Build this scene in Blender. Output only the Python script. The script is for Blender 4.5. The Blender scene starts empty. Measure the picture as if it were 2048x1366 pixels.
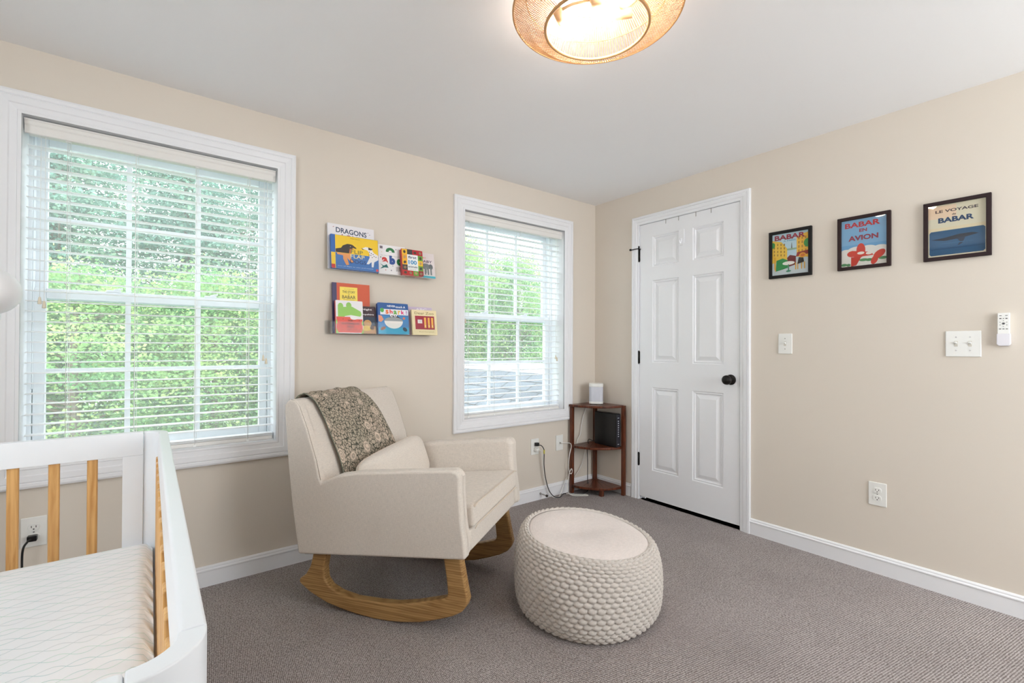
import bpy, math, random
from math import sin, cos, pi, atan2, radians
from mathutils import Vector, Matrix, Euler

S = bpy.context.scene
COL = S.collection

# ------------------------------------------------------------------ camera
CAM = (-2.9006, -2.6189, 1.1288)
cd = bpy.data.cameras.new('camera')
cd.sensor_width = 36.0
cd.lens = 931.21 / 2048 * 36.0
cd.shift_y = (689.2 - 683.0) / 2048
cd.clip_start = 0.02
cam = bpy.data.objects.new('camera', cd)
COL.objects.link(cam)
_t, _p, _r = 0.66008, 0.00589, 0.00403
_F = Vector((sin(_t) * cos(_p), cos(_t) * cos(_p), sin(_p)))
_R = Vector((cos(_t), -sin(_t), 0))
_U = _R.cross(_F)
_R2 = _R * cos(_r) + _U * sin(_r)
_U2 = -_R * sin(_r) + _U * cos(_r)
m = Matrix((_R2, _U2, -_F)).transposed().to_4x4()
m.translation = CAM
cam.matrix_world = m
S.camera = cam

# ------------------------------------------------------------------ view, world, lights
S.view_settings.view_transform = 'Standard'
S.view_settings.look = 'None'
S.view_settings.exposure = -0.05
S.view_settings.gamma = 1.0
S.cycles.use_denoising = True
S.cycles.max_bounces = 10
S.cycles.diffuse_bounces = 6
S.cycles.transparent_max_bounces = 24
S.cycles.sample_clamp_indirect = 6.0

W = bpy.data.worlds.new('overcast_sky')
S.world = W
W.use_nodes = True
bg = W.node_tree.nodes['Background']
bg.inputs[0].default_value = (0.90, 0.955, 1.0, 1)
bg.inputs[1].default_value = 6.0

def lamp(name, typ, loc, energy, color=(1, 1, 1), rot=(0, 0, 0), **kw):
    l = bpy.data.lights.new(name, typ)
    l.energy = energy
    l.color = color
    for k, v in kw.items():
        setattr(l, k, v)
    o = bpy.data.objects.new(name, l)
    o.location = loc
    o.rotation_euler = rot
    COL.objects.link(o)
    return o

SUN = lamp('sun', 'SUN', (0, -5, 9), 1.6, (1.0, 0.98, 0.93), (radians(42), 0, radians(-20)), angle=radians(30))
# daylight through the two windows seen (portals guide the sky light); fill areas added outside unseen rear and side openings
for nm, x in (('daylight_portal', -2.849), ('daylight_portal', -0.814)):
    o = lamp(nm, 'AREA', (x, 0.26, 1.345), 1, rot=(radians(-90), 0, 0), shape='RECTANGLE', size=0.92, size_y=1.4)
    o.data.cycles.is_portal = True
REAR = lamp('rear_fill_light', 'AREA', (-.82, -4.22, 1.50), 24, (0.94, 0.975, 1.0), (radians(90), 0, 0),
            shape='RECTANGLE', size=1.3, size_y=1.4)  # fill added behind the camera to brighten the room
SIDE = lamp('side_fill_light', 'AREA', (-4.62, -1.9, 1.6), 4.6, (0.90, 0.955, 1.0), (0, radians(-90), 0),
            shape='RECTANGLE', size=1.2, size_y=1.2)  # fill added from the unseen left side for crib and low wall

# ------------------------------------------------------------------ helpers
def lin(c):
    if isinstance(c, str):
        c = c.lstrip('#')
        c = tuple(int(c[i:i + 2], 16) / 255 for i in (0, 2, 4))
    elif max(c) > 1.0:
        c = tuple(v / 255 for v in c)
    return tuple((v / 12.92 if v <= 0.04045 else ((v + 0.055) / 1.055) ** 2.4) for v in c) + (1.0,)

class NT:
    """small node-tree writer"""
    def __init__(s, name):
        s.m = bpy.data.materials.new(name)
        s.m.use_nodes = True
        s.t = s.m.node_tree
        s.b = s.t.nodes['Principled BSDF']
        s.out = s.t.nodes['Material Output']
    def n(s, typ, **kw):
        nd = s.t.nodes.new(typ)
        for k, v in kw.items():
            if k.startswith('i_'):
                key = k[2:].replace('_', ' ')
                nd.inputs[key].default_value = v
            else:
                setattr(nd, k, v)
        return nd
    def l(s, a, b):
        s.t.links.new(a, b)
    def coords(s, scale=(1, 1, 1), rot=(0, 0, 0), kind='Object'):
        tc = s.n('ShaderNodeTexCoord')
        mp = s.n('ShaderNodeMapping')
        mp.inputs['Scale'].default_value = scale
        mp.inputs['Rotation'].default_value = rot
        s.l(tc.outputs[kind], mp.inputs[0])
        return mp.outputs[0]
    def ramp(s, fac, stops, interp='LINEAR'):
        r = s.n('ShaderNodeValToRGB')
        r.color_ramp.interpolation = interp
        e = r.color_ramp.elements
        while len(e) > 1:
            e.remove(e[-1])
        e[0].position = stops[0][0]
        e[0].color = lin(stops[0][1])
        for p, c in stops[1:]:
            x = e.new(p)
            x.color = lin(c)
        s.l(fac, r.inputs[0])
        return r.outputs[0]
    def mix(s, fac, a, b, mode='MIX'):
        mx = s.n('ShaderNodeMix', data_type='RGBA', blend_type=mode)
        for sock, v in ((mx.inputs[0], fac), (mx.inputs[6], a), (mx.inputs[7], b)):
            if hasattr(v, 'is_output'):
                s.l(v, sock)
            elif isinstance(v, (int, float)):
                sock.default_value = v
            else:
                sock.default_value = lin(v)
        return mx.outputs[2]
    def math(s, op, a, b=0.0, c=0.0):
        nd = s.n('ShaderNodeMath', operation=op)
        for k, v in enumerate((a, b, c)):
            if hasattr(v, 'is_output'):
                s.l(v, nd.inputs[k])
            else:
                nd.inputs[k].default_value = v
        return nd.outputs[0]
    def bump(s, height, strength=0.3, dist=0.002):
        b = s.n('ShaderNodeBump')
        b.inputs['Strength'].default_value = strength
        b.inputs['Distance'].default_value = dist
        s.l(height, b.inputs['Height'])
        s.l(b.outputs[0], s.b.inputs['Normal'])
    def color(s, c):
        if hasattr(c, 'is_output'):
            s.l(c, s.b.inputs['Base Color'])
        else:
            s.b.inputs['Base Color'].default_value = lin(c)
    def fin(s, rough=0.5, metal=0.0, spec=0.5):
        s.b.inputs['Roughness'].default_value = rough
        s.b.inputs['Metallic'].default_value = metal
        s.b.inputs['Specular IOR Level'].default_value = spec
        return s.m

_MC = {}
def plain(name, color, rough=0.5, metal=0.0, spec=0.5, var=0.03):
    """plain procedural material: a slight noise in the tone"""
    key = (name, str(color), rough, metal)
    if key in _MC:
        return _MC[key]
    n = NT(name)
    nz = n.n('ShaderNodeTexNoise')
    nz.inputs['Scale'].default_value = 9
    n.l(n.coords(), nz.inputs['Vector'])
    c = lin(color)[:3]
    mx = n.n('ShaderNodeMix', data_type='RGBA')
    mx.inputs[6].default_value = tuple(v * (1 - var) for v in c) + (1,)
    mx.inputs[7].default_value = tuple(min(1, v * (1 + var)) for v in c) + (1,)
    n.l(nz.outputs[0], mx.inputs[0])
    n.l(mx.outputs[2], n.b.inputs['Base Color'])
    _MC[key] = n.fin(rough, metal, spec)
    return _MC[key]

def wall_paint(name, color, rough=0.85):
    n = NT(name)
    nz = n.n('ShaderNodeTexNoise')
    nz.inputs['Scale'].default_value = 260
    n.l(n.coords(), nz.inputs['Vector'])
    n.bump(nz.outputs[0], 0.12, 0.001)
    nb = n.n('ShaderNodeTexNoise')
    nb.inputs['Scale'].default_value = 1.3
    n.l(n.coords(), nb.inputs['Vector'])
    c = lin(color)[:3]
    mx = n.n('ShaderNodeMix', data_type='RGBA')
    mx.inputs[6].default_value = tuple(v * .98 for v in c) + (1,)
    mx.inputs[7].default_value = tuple(min(1, v * 1.015) for v in c) + (1,)
    n.l(nb.outputs[0], mx.inputs[0])
    n.l(mx.outputs[2], n.b.inputs['Base Color'])
    return n.fin(rough, 0, 0.25)

def wood(name, light, dark, scale=(18, 18, 1.2), rough=0.4, bands='X', rot=(0, 0, 0)):
    n = NT(name)
    v = n.coords(scale, rot)
    nz = n.n('ShaderNodeTexNoise')
    nz.inputs['Scale'].default_value = 2.2
    nz.inputs['Detail'].default_value = 7
    nz.inputs['Distortion'].default_value = 0.9
    n.l(v, nz.inputs['Vector'])
    w = n.n('ShaderNodeTexWave', wave_type='BANDS', bands_direction=bands)
    w.inputs['Scale'].default_value = 0.9
    w.inputs['Distortion'].default_value = 7
    w.inputs['Detail'].default_value = 3
    w.inputs['Detail Scale'].default_value = 0.9
    n.l(v, w.inputs['Vector'])
    f = n.math('ADD', n.math('MULTIPLY', nz.outputs[0], 0.85), n.math('MULTIPLY', w.outputs[0], 0.15))
    c = n.ramp(f, [(0.32, dark), (0.62, light)])
    n.color(c)
    n.bump(f, 0.08, 0.001)
    return n.fin(rough, 0, 0.4)

def fabric(name, a, b, scale=420, bump=0.25, rough=0.95):
    n = NT(name)
    v = n.coords()
    nz = n.n('ShaderNodeTexNoise')
    nz.inputs['Scale'].default_value = scale
    nz.inputs['Detail'].default_value = 2
    n.l(v, nz.inputs['Vector'])
    v2 = n.coords((60, 60, 700))
    n2 = n.n('ShaderNodeTexNoise')
    n2.inputs['Scale'].default_value = 1
    n.l(v2, n2.inputs['Vector'])
    v3 = n.coords((700, 700, 60))
    n3 = n.n('ShaderNodeTexNoise')
    n3.inputs['Scale'].default_value = 1
    n.l(v3, n3.inputs['Vector'])
    f = n.math('MULTIPLY', n.math('ADD', n.math('ADD', nz.outputs[0], n2.outputs[0]), n3.outputs[0]), 0.3333)
    n.color(n.ramp(f, [(0.36, b), (0.62, a)]))
    n.bump(f, bump, 0.001)
    n.b.inputs['Sheen Weight'].default_value = 0.15
    return n.fin(rough, 0, 0.15)

def thin_glass(name, tint=(0.96, 0.985, 0.98, 1), refl=0.07, edge=0.25, haze=0.0):
    n = NT(name)
    n.t.nodes.remove(n.b)
    tr = n.n('ShaderNodeBsdfTransparent')
    tr.inputs[0].default_value = tint
    gl = n.n('ShaderNodeBsdfGlossy')
    gl.inputs['Roughness'].default_value = 0.02
    lw = n.n('ShaderNodeLayerWeight')
    lw.inputs[0].default_value = 0.25
    f = n.math('MULTIPLY_ADD', lw.outputs['Fresnel'], edge, refl)
    mx = n.n('ShaderNodeMixShader')
    n.l(f, mx.inputs[0]); n.l(tr.outputs[0], mx.inputs[1]); n.l(gl.outputs[0], mx.inputs[2])
    if haze:
        hz = n.n('ShaderNodeBsdfTranslucent')
        hz.inputs[0].default_value = (1, 1, 1, 1)
        m2 = n.n('ShaderNodeMixShader')
        m2.inputs[0].default_value = haze
        n.l(mx.outputs[0], m2.inputs[1]); n.l(hz.outputs[0], m2.inputs[2])
        mx = m2
    n.l(mx.outputs[0], n.out.inputs[0])
    return n.m

def emis(name, color, strength):
    n = NT(name)
    n.color(color)
    n.b.inputs['Emission Color'].default_value = lin(color)
    n.b.inputs['Emission Strength'].default_value = strength
    return n.fin(0.5)

XF = {}     # transform of each parent empty
def thing(name, label, cat, loc=(0, 0, 0), rot=(0, 0, 0), group=None, kind=None):
    o = bpy.data.objects.new(name, None)
    o.empty_display_size = 0.05
    o.location = loc
    o.rotation_euler = rot
    COL.objects.link(o)
    if label: o['label'] = label
    if cat: o['category'] = cat
    if group: o['group'] = group
    if kind: o['kind'] = kind
    XF[o.name] = Matrix.Translation(loc) @ Euler(rot).to_matrix().to_4x4()
    return o

def tag(o, label=None, cat=None, group=None, kind=None):
    if label: o['label'] = label
    if cat: o['category'] = cat
    if group: o['group'] = group
    if kind: o['kind'] = kind
    return o

class M:
    """collects shapes; build() links them as ONE mesh object.
    Vertices are given in world space (world=True) or in the parent's space."""
    def __init__(s):
        s.v = []; s.f = []; s.mi = []; s.sm = []; s.mats = []
    def mat(s, m):
        if m not in s.mats: s.mats.append(m)
        return s.mats.index(m)
    def add(s, vs, fs, m=None, smooth=False):
        o = len(s.v)
        s.v += [tuple(v) for v in vs]
        k = s.mat(m) if m else 0
        for f in fs:
            s.f.append(tuple(i + o for i in f)); s.mi.append(k); s.sm.append(smooth)
        return s
    def box(s, a, b, m=None):
        x0, x1 = sorted((a[0], b[0])); y0, y1 = sorted((a[1], b[1])); z0, z1 = sorted((a[2], b[2]))
        vs = [(x0, y0, z0), (x1, y0, z0), (x1, y1, z0), (x0, y1, z0), (x0, y0, z1), (x1, y0, z1), (x1, y1, z1), (x0, y1, z1)]
        return s.add(vs, [(0, 3, 2, 1), (4, 5, 6, 7), (0, 1, 5, 4), (1, 2, 6, 5), (2, 3, 7, 6), (3, 0, 4, 7)], m)
    def prism(s, pts, fn, d0, d1, m=None, smooth=False):
        """2D polygon pts extruded between d0 and d1; fn(a,b,d)->xyz"""
        n = len(pts)
        vs = [fn(a, b, d0) for a, b in pts] + [fn(a, b, d1) for a, b in pts]
        fs = [tuple(range(n))[::-1], tuple(range(n, 2 * n))] + [(i, (i + 1) % n, n + (i + 1) % n, n + i) for i in range(n)]
        return s.add(vs, fs, m, smooth)
    def tube(s, pts, r, seg=8, m=None, closed=False, caps=True):
        P = [Vector(p) for p in pts]
        n = len(P)
        if not isinstance(r, (list, tuple)): r = [r] * n
        vs = []; up = Vector((0, 0, 1)); prev = None
        for i in range(n):
            a = P[i - 1] if (i > 0 or closed) else P[i]
            b = P[(i + 1) % n] if (i < n - 1 or closed) else P[i]
            t = (b - a)
            t = t.normalized() if t.length > 1e-9 else Vector((0, 0, 1))
            if prev is None:
                x = t.orthogonal().normalized() if abs(t.dot(up)) > .95 else t.cross(up).normalized()
            else:
                x = (prev - t * prev.dot(t))
                x = x.normalized() if x.length > 1e-6 else t.orthogonal().normalized()
            prev = x
            y = t.cross(x)
            for k in range(seg):
                an = 2 * pi * k / seg
                vs.append(P[i] + (x * cos(an) + y * sin(an)) * r[i])
        fs = []
        for i in range(n if closed else n - 1):
            j = (i + 1) % n
            for k in range(seg):
                fs.append((i * seg + k, i * seg + (k + 1) % seg, j * seg + (k + 1) % seg, j * seg + k))
        if caps and not closed:
            fs.append(tuple(range(seg))[::-1]); fs.append(tuple(range((n - 1) * seg, n * seg)))
        return s.add(vs, fs, m, True)
    def lathe(s, prof, c, seg=32, m=None, axis='Z', smooth=True):
        vs = []
        for r, h in prof:
            for k in range(seg):
                a = 2 * pi * k / seg
                p = (r * cos(a), r * sin(a), h)
                if axis == 'X': p = (h, r * cos(a), r * sin(a))
                if axis == 'Y': p = (r * cos(a), h, r * sin(a))
                vs.append((c[0] + p[0], c[1] + p[1], c[2] + p[2]))
        fs = []
        for i in range(len(prof) - 1):
            for k in range(seg):
                fs.append((i * seg + k, i * seg + (k + 1) % seg, (i + 1) * seg + (k + 1) % seg, (i + 1) * seg + k))
        fs.append(tuple(range(seg))[::-1]); fs.append(tuple(range((len(prof) - 1) * seg, len(prof) * seg)))
        return s.add(vs, fs, m, smooth)
    def grid(s, nu, nv, fn, m=None, smooth=True, wrap=False):
        vs = [fn(i, j) for j in range(nv) for i in range(nu)]
        fs = []
        for j in range(nv - 1):
            for i in range(nu if wrap else nu - 1):
                i2 = (i + 1) % nu
                fs.append((j * nu + i, j * nu + i2, (j + 1) * nu + i2, (j + 1) * nu + i))
        return s.add(vs, fs, m, smooth)
    def build(s, name, m=None, parent=None, world=True, bevel=0, seg=2, smooth=None, solid=0, label=None, subsurf=0, fixn=True):
        me = bpy.data.meshes.new(name)
        vs = s.v
        if parent is not None and world:
            inv = XF[parent.name].inverted()
            vs = [tuple(inv @ Vector(v)) for v in vs]
        me.from_pydata(vs, [], s.f)
        mats = s.mats if s.mats else [m]
        for q in mats: me.materials.append(q)
        me.polygons.foreach_set('material_index', s.mi)
        me.polygons.foreach_set('use_smooth', [(sm if smooth is None else smooth) for sm in s.sm])
        me.update()
        if fixn:
            import bmesh
            bm = bmesh.new(); bm.from_mesh(me)
            bmesh.ops.recalc_face_normals(bm, faces=bm.faces)
            bm.to_mesh(me); bm.free()
        o = bpy.data.objects.new(name, me)
        COL.objects.link(o)
        if parent is not None:
            o.parent = parent
            XF[o.name] = XF[parent.name]
        else:
            XF[o.name] = Matrix.Identity(4)
        if solid:
            md = o.modifiers.new('solidify', 'SOLIDIFY'); md.thickness = solid; md.offset = 0
        if bevel:
            md = o.modifiers.new('bevel', 'BEVEL'); md.width = bevel; md.segments = seg
            md.limit_method = 'ANGLE'; md.angle_limit = radians(32); md.harden_normals = False
            if smooth is None:
                me.polygons.foreach_set('use_smooth', [True] * len(me.polygons))
                me.shade_smooth() if hasattr(me, 'shade_smooth') else None
                md2 = o.modifiers.new('wn', 'WEIGHTED_NORMAL'); md2.keep_sharp = True
        if subsurf:
            md = o.modifiers.new('subsurf', 'SUBSURF'); md.levels = subsurf; md.render_levels = subsurf
        if label: o['label'] = label
        return o

def bx(name, a, b, m, parent=None, bevel=0.0, seg=2, world=True, label=None):
    return M().box(a, b).build(name, m, parent, world=world, bevel=bevel, seg=seg, label=label)

def catmull(pts, n=8, closed=False):
    P = [Vector(p) for p in pts]; out = []
    N = len(P)
    rng = range(N if closed else N - 1)
    for i in rng:
        p0 = P[i - 1] if (i > 0 or closed) else P[i] * 2 - P[i + 1]
        p1 = P[i]; p2 = P[(i + 1) % N]
        p3 = P[(i + 2) % N] if (i + 2 < N or closed) else P[i + 1] * 2 - P[i]
        for k in range(n):
            t = k / n
            out.append(0.5 * ((2 * p1) + (-p0 + p2) * t + (2 * p0 - 5 * p1 + 4 * p2 - p3) * t * t + (-p0 + 3 * p1 - 3 * p2 + p3) * t ** 3))
    if not closed: out.append(P[-1])
    return out

# ---- lettering: built-in font glyphs turned into flat polygons
_TX = {}
def glyphs(txt, bold=0.0):
    key = (txt, bold)
    if key in _TX: return _TX[key]
    cu = bpy.data.curves.new('txt', 'FONT')
    cu.body = txt; cu.size = 1.0; cu.resolution_u = 3; cu.offset = bold; cu.fill_mode = 'BOTH'
    ob = bpy.data.objects.new('txt', cu)
    me = bpy.data.meshes.new_from_object(ob)
    vs = [(v.co.x, v.co.y) for v in me.vertices]
    fs = [tuple(p.vertices) for p in me.polygons]
    bpy.data.objects.remove(ob); bpy.data.curves.remove(cu); bpy.data.meshes.remove(me)
    _TX[key] = (vs, fs)
    return _TX[key]

class Art:
    """flat printed artwork on a rectangle: origin, right, up, normal; later shapes lie on top of earlier ones"""
    def __init__(s, org, right, up, nor, w, h, rough=0.5):
        s.o = Vector(org); s.r = Vector(right); s.u = Vector(up); s.n = Vector(nor)
        s.w = w; s.h = h; s.k = 0; s.m = M(); s.rough = rough
    def _p(s, a, b):
        a = min(max(a, 0), s.w); b = min(max(b, 0), s.h)
        return s.o + s.r * a + s.u * b + s.n * (0.0003 + s.k * 0.00004)
    def _m(s, c): return plain('print_ink', c, s.rough)
    def poly(s, pts, c, rel=True):
        q = [(x * s.w, y * s.h) for x, y in pts] if rel else pts
        s.m.add([s._p(a, b) for a, b in q], [tuple(range(len(q)))], s._m(c)); s.k += 1
        return s
    def rect(s, x0, y0, x1, y1, c): return s.poly([(x0, y0), (x1, y0), (x1, y1), (x0, y1)], c)
    def ell(s, cx, cy, rx, ry, c, n=20, rot=0, a0=0, a1=2 * pi):
        pts = []
        full = abs(a1 - a0 - 2 * pi) < 1e-6
        for k in range(n if full else n + 1):
            a = a0 + (a1 - a0) * k / n
            x, y = rx * s.w * cos(a), ry * s.h * sin(a)
            pts.append((cx * s.w + x * cos(rot) - y * sin(rot), cy * s.h + x * sin(rot) + y * cos(rot)))
        return s.poly(pts, c, False)
    def text(s, txt, cx, cy, w, c, hh=None, bold=0.0, slope=0.0, flat=False):
        """centred at cx,cy; w = width as a share of the cover; hh = height share"""
        vs, fs = glyphs(txt, bold)
        xs = [v[0] for v in vs]; ys = [v[1] for v in vs]
        x0, x1, y0, y1 = min(xs), max(xs), min(ys), max(ys)
        kx = w * s.w / (x1 - x0)
        ky = (hh * s.h / (y1 - y0)) if hh else kx
        pts = [s._p(cx * s.w + (x - (x0 + x1) / 2) * kx, cy * s.h + (y - (y0 + y1) / 2) * ky + slope * (x - (x0 + x1) / 2) * kx) for x, y in vs]
        s.m.add(pts, fs, s._m(c)); s.k += 1
        return s
    def build(s, name, parent, label=None, world=True):
        return s.m.build(name, None, parent, world=world, smooth=False, label=label, fixn=False)

# ------------------------------------------------------------------ materials
m_wall = wall_paint('cream_wall_paint', (220, 211, 199))
m_ceil = wall_paint('ceiling_paint', (240, 240, 241))
m_trim = plain('white_trim_paint', (236, 237, 240), 0.35, var=0.01)
m_blind = plain('white_blind', (248, 249, 250), 0.4, var=0.01)
m_valance = plain('blind_valance', (234, 232, 228), 0.45, var=0.01)
m_vinyl = plain('white_vinyl', (238, 242, 246), 0.35, var=0.01)
m_cord = plain('blind_cord', (245, 245, 243), 0.8)
m_black = plain('oil_rubbed_black', (30, 27, 26), 0.35, 0.6)
m_dark = plain('black_plastic', (11, 11, 13), 0.3)
m_plate = plain('white_plastic', (236, 236, 232), 0.35, var=0.01)
m_slot = plain('slot_dark', (60, 58, 55), 0.6)
m_steel = plain('steel', (170, 168, 165), 0.35, 0.9)
m_glass = thin_glass('window_glass', haze=0.055)     # translucent white mixed in as a painted haze that lightens the view
m_pane = thin_glass('picture_glass', (0.985, 0.985, 0.985, 1), 0.02, 0.18)
m_acrylic = thin_glass('acrylic', (0.982, 0.99, 0.988, 1), 0.006, 0.035)
m_chair = fabric('cream_linen', (230, 221, 211), (204, 197, 188))
m_oak = wood('rocker_oak', (188, 150, 98), (146, 107, 64), (2.2, 26, 38), 0.35, 'Z')
m_pine = wood('crib_slat_wood', (226, 180, 118), (196, 142, 80), (30, 30, 2.2), 0.4)
m_cherry = wood('reddish_stand_wood', (108, 57, 35), (54, 25, 15), (40, 40, 5), 0.3)
m_crib = plain('white_crib_paint', (236, 240, 245), 0.3, var=0.01)

def mk_carpet():
    n = NT('berber_carpet')
    v = n.coords((1, 1, 1), (0, 0, radians(0)))
    # rows of small woven loops
    br = n.n('ShaderNodeTexVoronoi', feature='F1')
    br.inputs['Randomness'].default_value = 0.28
    br.inputs['Scale'].default_value = 1
    v2 = n.coords((180, 126, 1), (0, 0, radians(7)))
    n.l(v2, br.inputs['Vector'])
    loops = n.ramp(br.outputs['Distance'], [(0.15, (255, 255, 255)), (0.62, (0, 0, 0))])
    nz = n.n('ShaderNodeTexNoise'); nz.inputs['Scale'].default_value = 2.6; nz.inputs['Detail'].default_value = 4
    n.l(v, nz.inputs['Vector'])
    nf = n.n('ShaderNodeTexNoise'); nf.inputs['Scale'].default_value = 190; nf.inputs['Detail'].default_value = 2
    n.l(v, nf.inputs['Vector'])
    base = n.ramp(nz.outputs[0], [(0.3, (208, 202, 201)), (0.7, (224, 218, 217))])
    fine = n.ramp(nf.outputs[0], [(0.3, (226, 222, 221)), (0.7, (255, 255, 255))])
    c = n.mix(1.0, base, fine, 'MULTIPLY')
    c = n.mix(loops, n.mix(1.0, c, (146, 140, 138), 'MULTIPLY'), c)
    n.color(c)
    n.bump(loops, 0.6, 0.004)
    return n.fin(0.98, 0, 0.05)
m_carpet = mk_carpet()

def mk_blanket():
    n = NT('floral_blanket')
    v = n.coords((1, 1, 1), kind='UV')
    warp = n.n('ShaderNodeTexNoise'); warp.inputs['Scale'].default_value = 30
    n.l(v, warp.inputs['Vector'])
    wv = n.n('ShaderNodeVectorMath', operation='MULTIPLY_ADD')
    wv.inputs[1].default_value = (0.022, 0.022, 0.022)
    n.l(warp.outputs['Color'], wv.inputs[0]); n.l(v, wv.inputs[2])
    leaf = n.n('ShaderNodeTexVoronoi', feature='DISTANCE_TO_EDGE'); leaf.inputs['Scale'].default_value = 58
    n.l(wv.outputs[0], leaf.inputs['Vector'])
    lf = n.ramp(leaf.outputs['Distance'], [(0.04, (0, 0, 0)), (0.10, (255, 255, 255))])
    veins = n.n('ShaderNodeTexVoronoi', feature='DISTANCE_TO_EDGE'); veins.inputs['Scale'].default_value = 170
    n.l(wv.outputs[0], veins.inputs['Vector'])
    vf = n.ramp(veins.outputs['Distance'], [(0.02, (50, 50, 50)), (0.08, (255, 255, 255))])
    f = n.mix(1.0, lf, vf, 'MULTIPLY')
    fl = n.n('ShaderNodeTexVoronoi', feature='F1'); fl.inputs['Scale'].default_value = 11; fl.inputs['Randomness'].default_value = 0.75
    n.l(wv.outputs[0], fl.inputs['Vector'])
    inside = n.ramp(fl.outputs['Distance'], [(0.27, (255, 255, 255)), (0.31, (0, 0, 0))])
    rings = n.math('SINE', n.math('MULTIPLY', fl.outputs['Distance'], 62))
    rg = n.ramp(rings, [(0.0, (60, 62, 55)), (0.35, (235, 235, 235))])
    both = n.mix(inside, f, n.mix(0.5, rg, n.mix(0.6, vf, (255, 255, 255))))
    patch = n.n('ShaderNodeTexNoise'); patch.inputs['Scale'].default_value = 6
    n.l(v, patch.inputs['Vector'])
    lightc = n.ramp(patch.outputs[0], [(0.35, (188, 178, 160)), (0.7, (214, 196, 178))])
    lightc = n.mix(inside, lightc, (226, 208, 190))
    n.color(n.mix(both, (76, 78, 70), lightc))
    n.bump(both, 0.4, 0.002)
    return n.fin(0.95, 0, 0.1)
m_blanket = mk_blanket()

def mk_sheet():
    """white crib sheet printed with wavy net lines in teal, mint and grey"""
    n = NT('printed_crib_sheet')
    v = n.coords()
    sp = n.n('ShaderNodeSeparateXYZ'); n.l(v, sp.inputs[0])
    nz = n.n('ShaderNodeTexNoise'); nz.inputs['Scale'].default_value = 9; n.l(v, nz.inputs['Vector'])
    wob = n.math('MULTIPLY', n.math('SUBTRACT', nz.outputs[0], 0.5), 0.02)
    x = n.math('ADD', sp.outputs[0], wob); y = sp.outputs[1]
    masks = []
    for sg in (0.0, pi):
        yy = n.math('ADD', y, n.math('MULTIPLY', n.math('SINE', n.math('ADD', n.math('MULTIPLY', x, 2 * pi / 0.085), sg)), 0.0105))
        fr = n.math('FRACT', n.math('DIVIDE', n.math('ADD', yy, 0.25 * 0.03), 0.042))
        d = n.math('ABSOLUTE', n.math('SUBTRACT', fr, 0.5))
        masks.append(n.math('LESS_THAN', d, 0.023))
    mk = n.math('MAXIMUM', masks[0], masks[1])
    hue = n.n('ShaderNodeTexNoise'); hue.inputs['Scale'].default_value = 4; n.l(n.coords((0.6, 5, 1)), hue.inputs['Vector'])
    lc = n.ramp(hue.outputs[0], [(0.38, (196, 202, 208)), (0.48, (150, 196, 200)), (0.56, (170, 216, 196)), (0.64, (186, 196, 204))])
    n.color(n.mix(n.math('MULTIPLY', mk, 0.6), (246, 250, 254), lc))
    return n.fin(0.9, 0, 0.1)
m_sheet = mk_sheet()

def mk_leaf(name, a, b, c, blue=0.0):
    n = NT(name)
    gi = n.n('ShaderNodeTexNoise'); gi.inputs['Scale'].default_value = 1.6; gi.inputs['Detail'].default_value = 3
    n.l(n.coords(), gi.inputs['Vector'])
    col = n.ramp(gi.outputs[0], [(0.3, a), (0.5, b), (0.68, c)])
    n.color(col)
    tr = n.n('ShaderNodeBsdfTranslucent'); n.l(col, tr.inputs[0])
    mx = n.n('ShaderNodeMixShader'); mx.inputs[0].default_value = 0.5
    n.fin(0.7, 0, 0.3)
    n.l(n.b.outputs[0], mx.inputs[1]); n.l(tr.outputs[0], mx.inputs[2]); n.l(mx.outputs[0], n.out.inputs[0])
    return n.m
m_leaf_dark = mk_leaf('bluish_leaves', (92, 134, 124), (126, 164, 148), (166, 194, 164))
m_leaf_lite = mk_leaf('bright_leaves', (94, 146, 98), (140, 178, 114), (192, 208, 138))
m_bark = plain('bark', (120, 104, 92), 0.9, var=0.2)

# ------------------------------------------------------------------ room shell
H = 2.303
XL, YB = -4.4, -4.0            # unseen left and rear walls
W1 = (-3.311, -2.387, 0.646, 2.043)
W2 = (-1.276, -0.352, 0.646, 2.043)

def wall_holes(name, fn, a0, a1, z0, z1, holes, d0, d1, mat):
    """wall in the a/z plane with rectangular holes, depth d0..d1; fn(a,z,d)"""
    As = sorted({a0, a1} | {h[0] for h in holes} | {h[1] for h in holes})
    Zs = sorted({z0, z1} | {h[2] for h in holes} | {h[3] for h in holes})
    mb = M()
    def hole(a, z): return any(h[0] < a < h[1] and h[2] < z < h[3] for h in holes)
    for i in range(len(As) - 1):
        for j in range(len(Zs) - 1):
            ca, cz = (As[i] + As[i + 1]) / 2, (Zs[j] + Zs[j + 1]) / 2
            if hole(ca, cz): continue
            A, B, C, D = As[i], As[i + 1], Zs[j], Zs[j + 1]
            for d in (d0, d1):
                mb.add([fn(A, C, d), fn(B, C, d), fn(B, D, d), fn(A, D, d)], [(0, 1, 2, 3)])
    for h in holes:
        c = [(h[0], h[2]), (h[1], h[2]), (h[1], h[3]), (h[0], h[3])]
        for k in range(4):
            p, q = c[k], c[(k + 1) % 4]
            mb.add([fn(*p, d0), fn(*q, d0), fn(*q, d1), fn(*p, d1)], [(0, 1, 2, 3)])
    c = [(a0, z0), (a1, z0), (a1, z1), (a0, z1)]
    for k in range(4):
        p, q = c[k], c[(k + 1) % 4]
        mb.add([fn(*p, d0), fn(*q, d0), fn(*q, d1), fn(*p, d1)], [(0, 1, 2, 3)])
    return tag(mb.build(name, mat), kind='structure')

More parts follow.
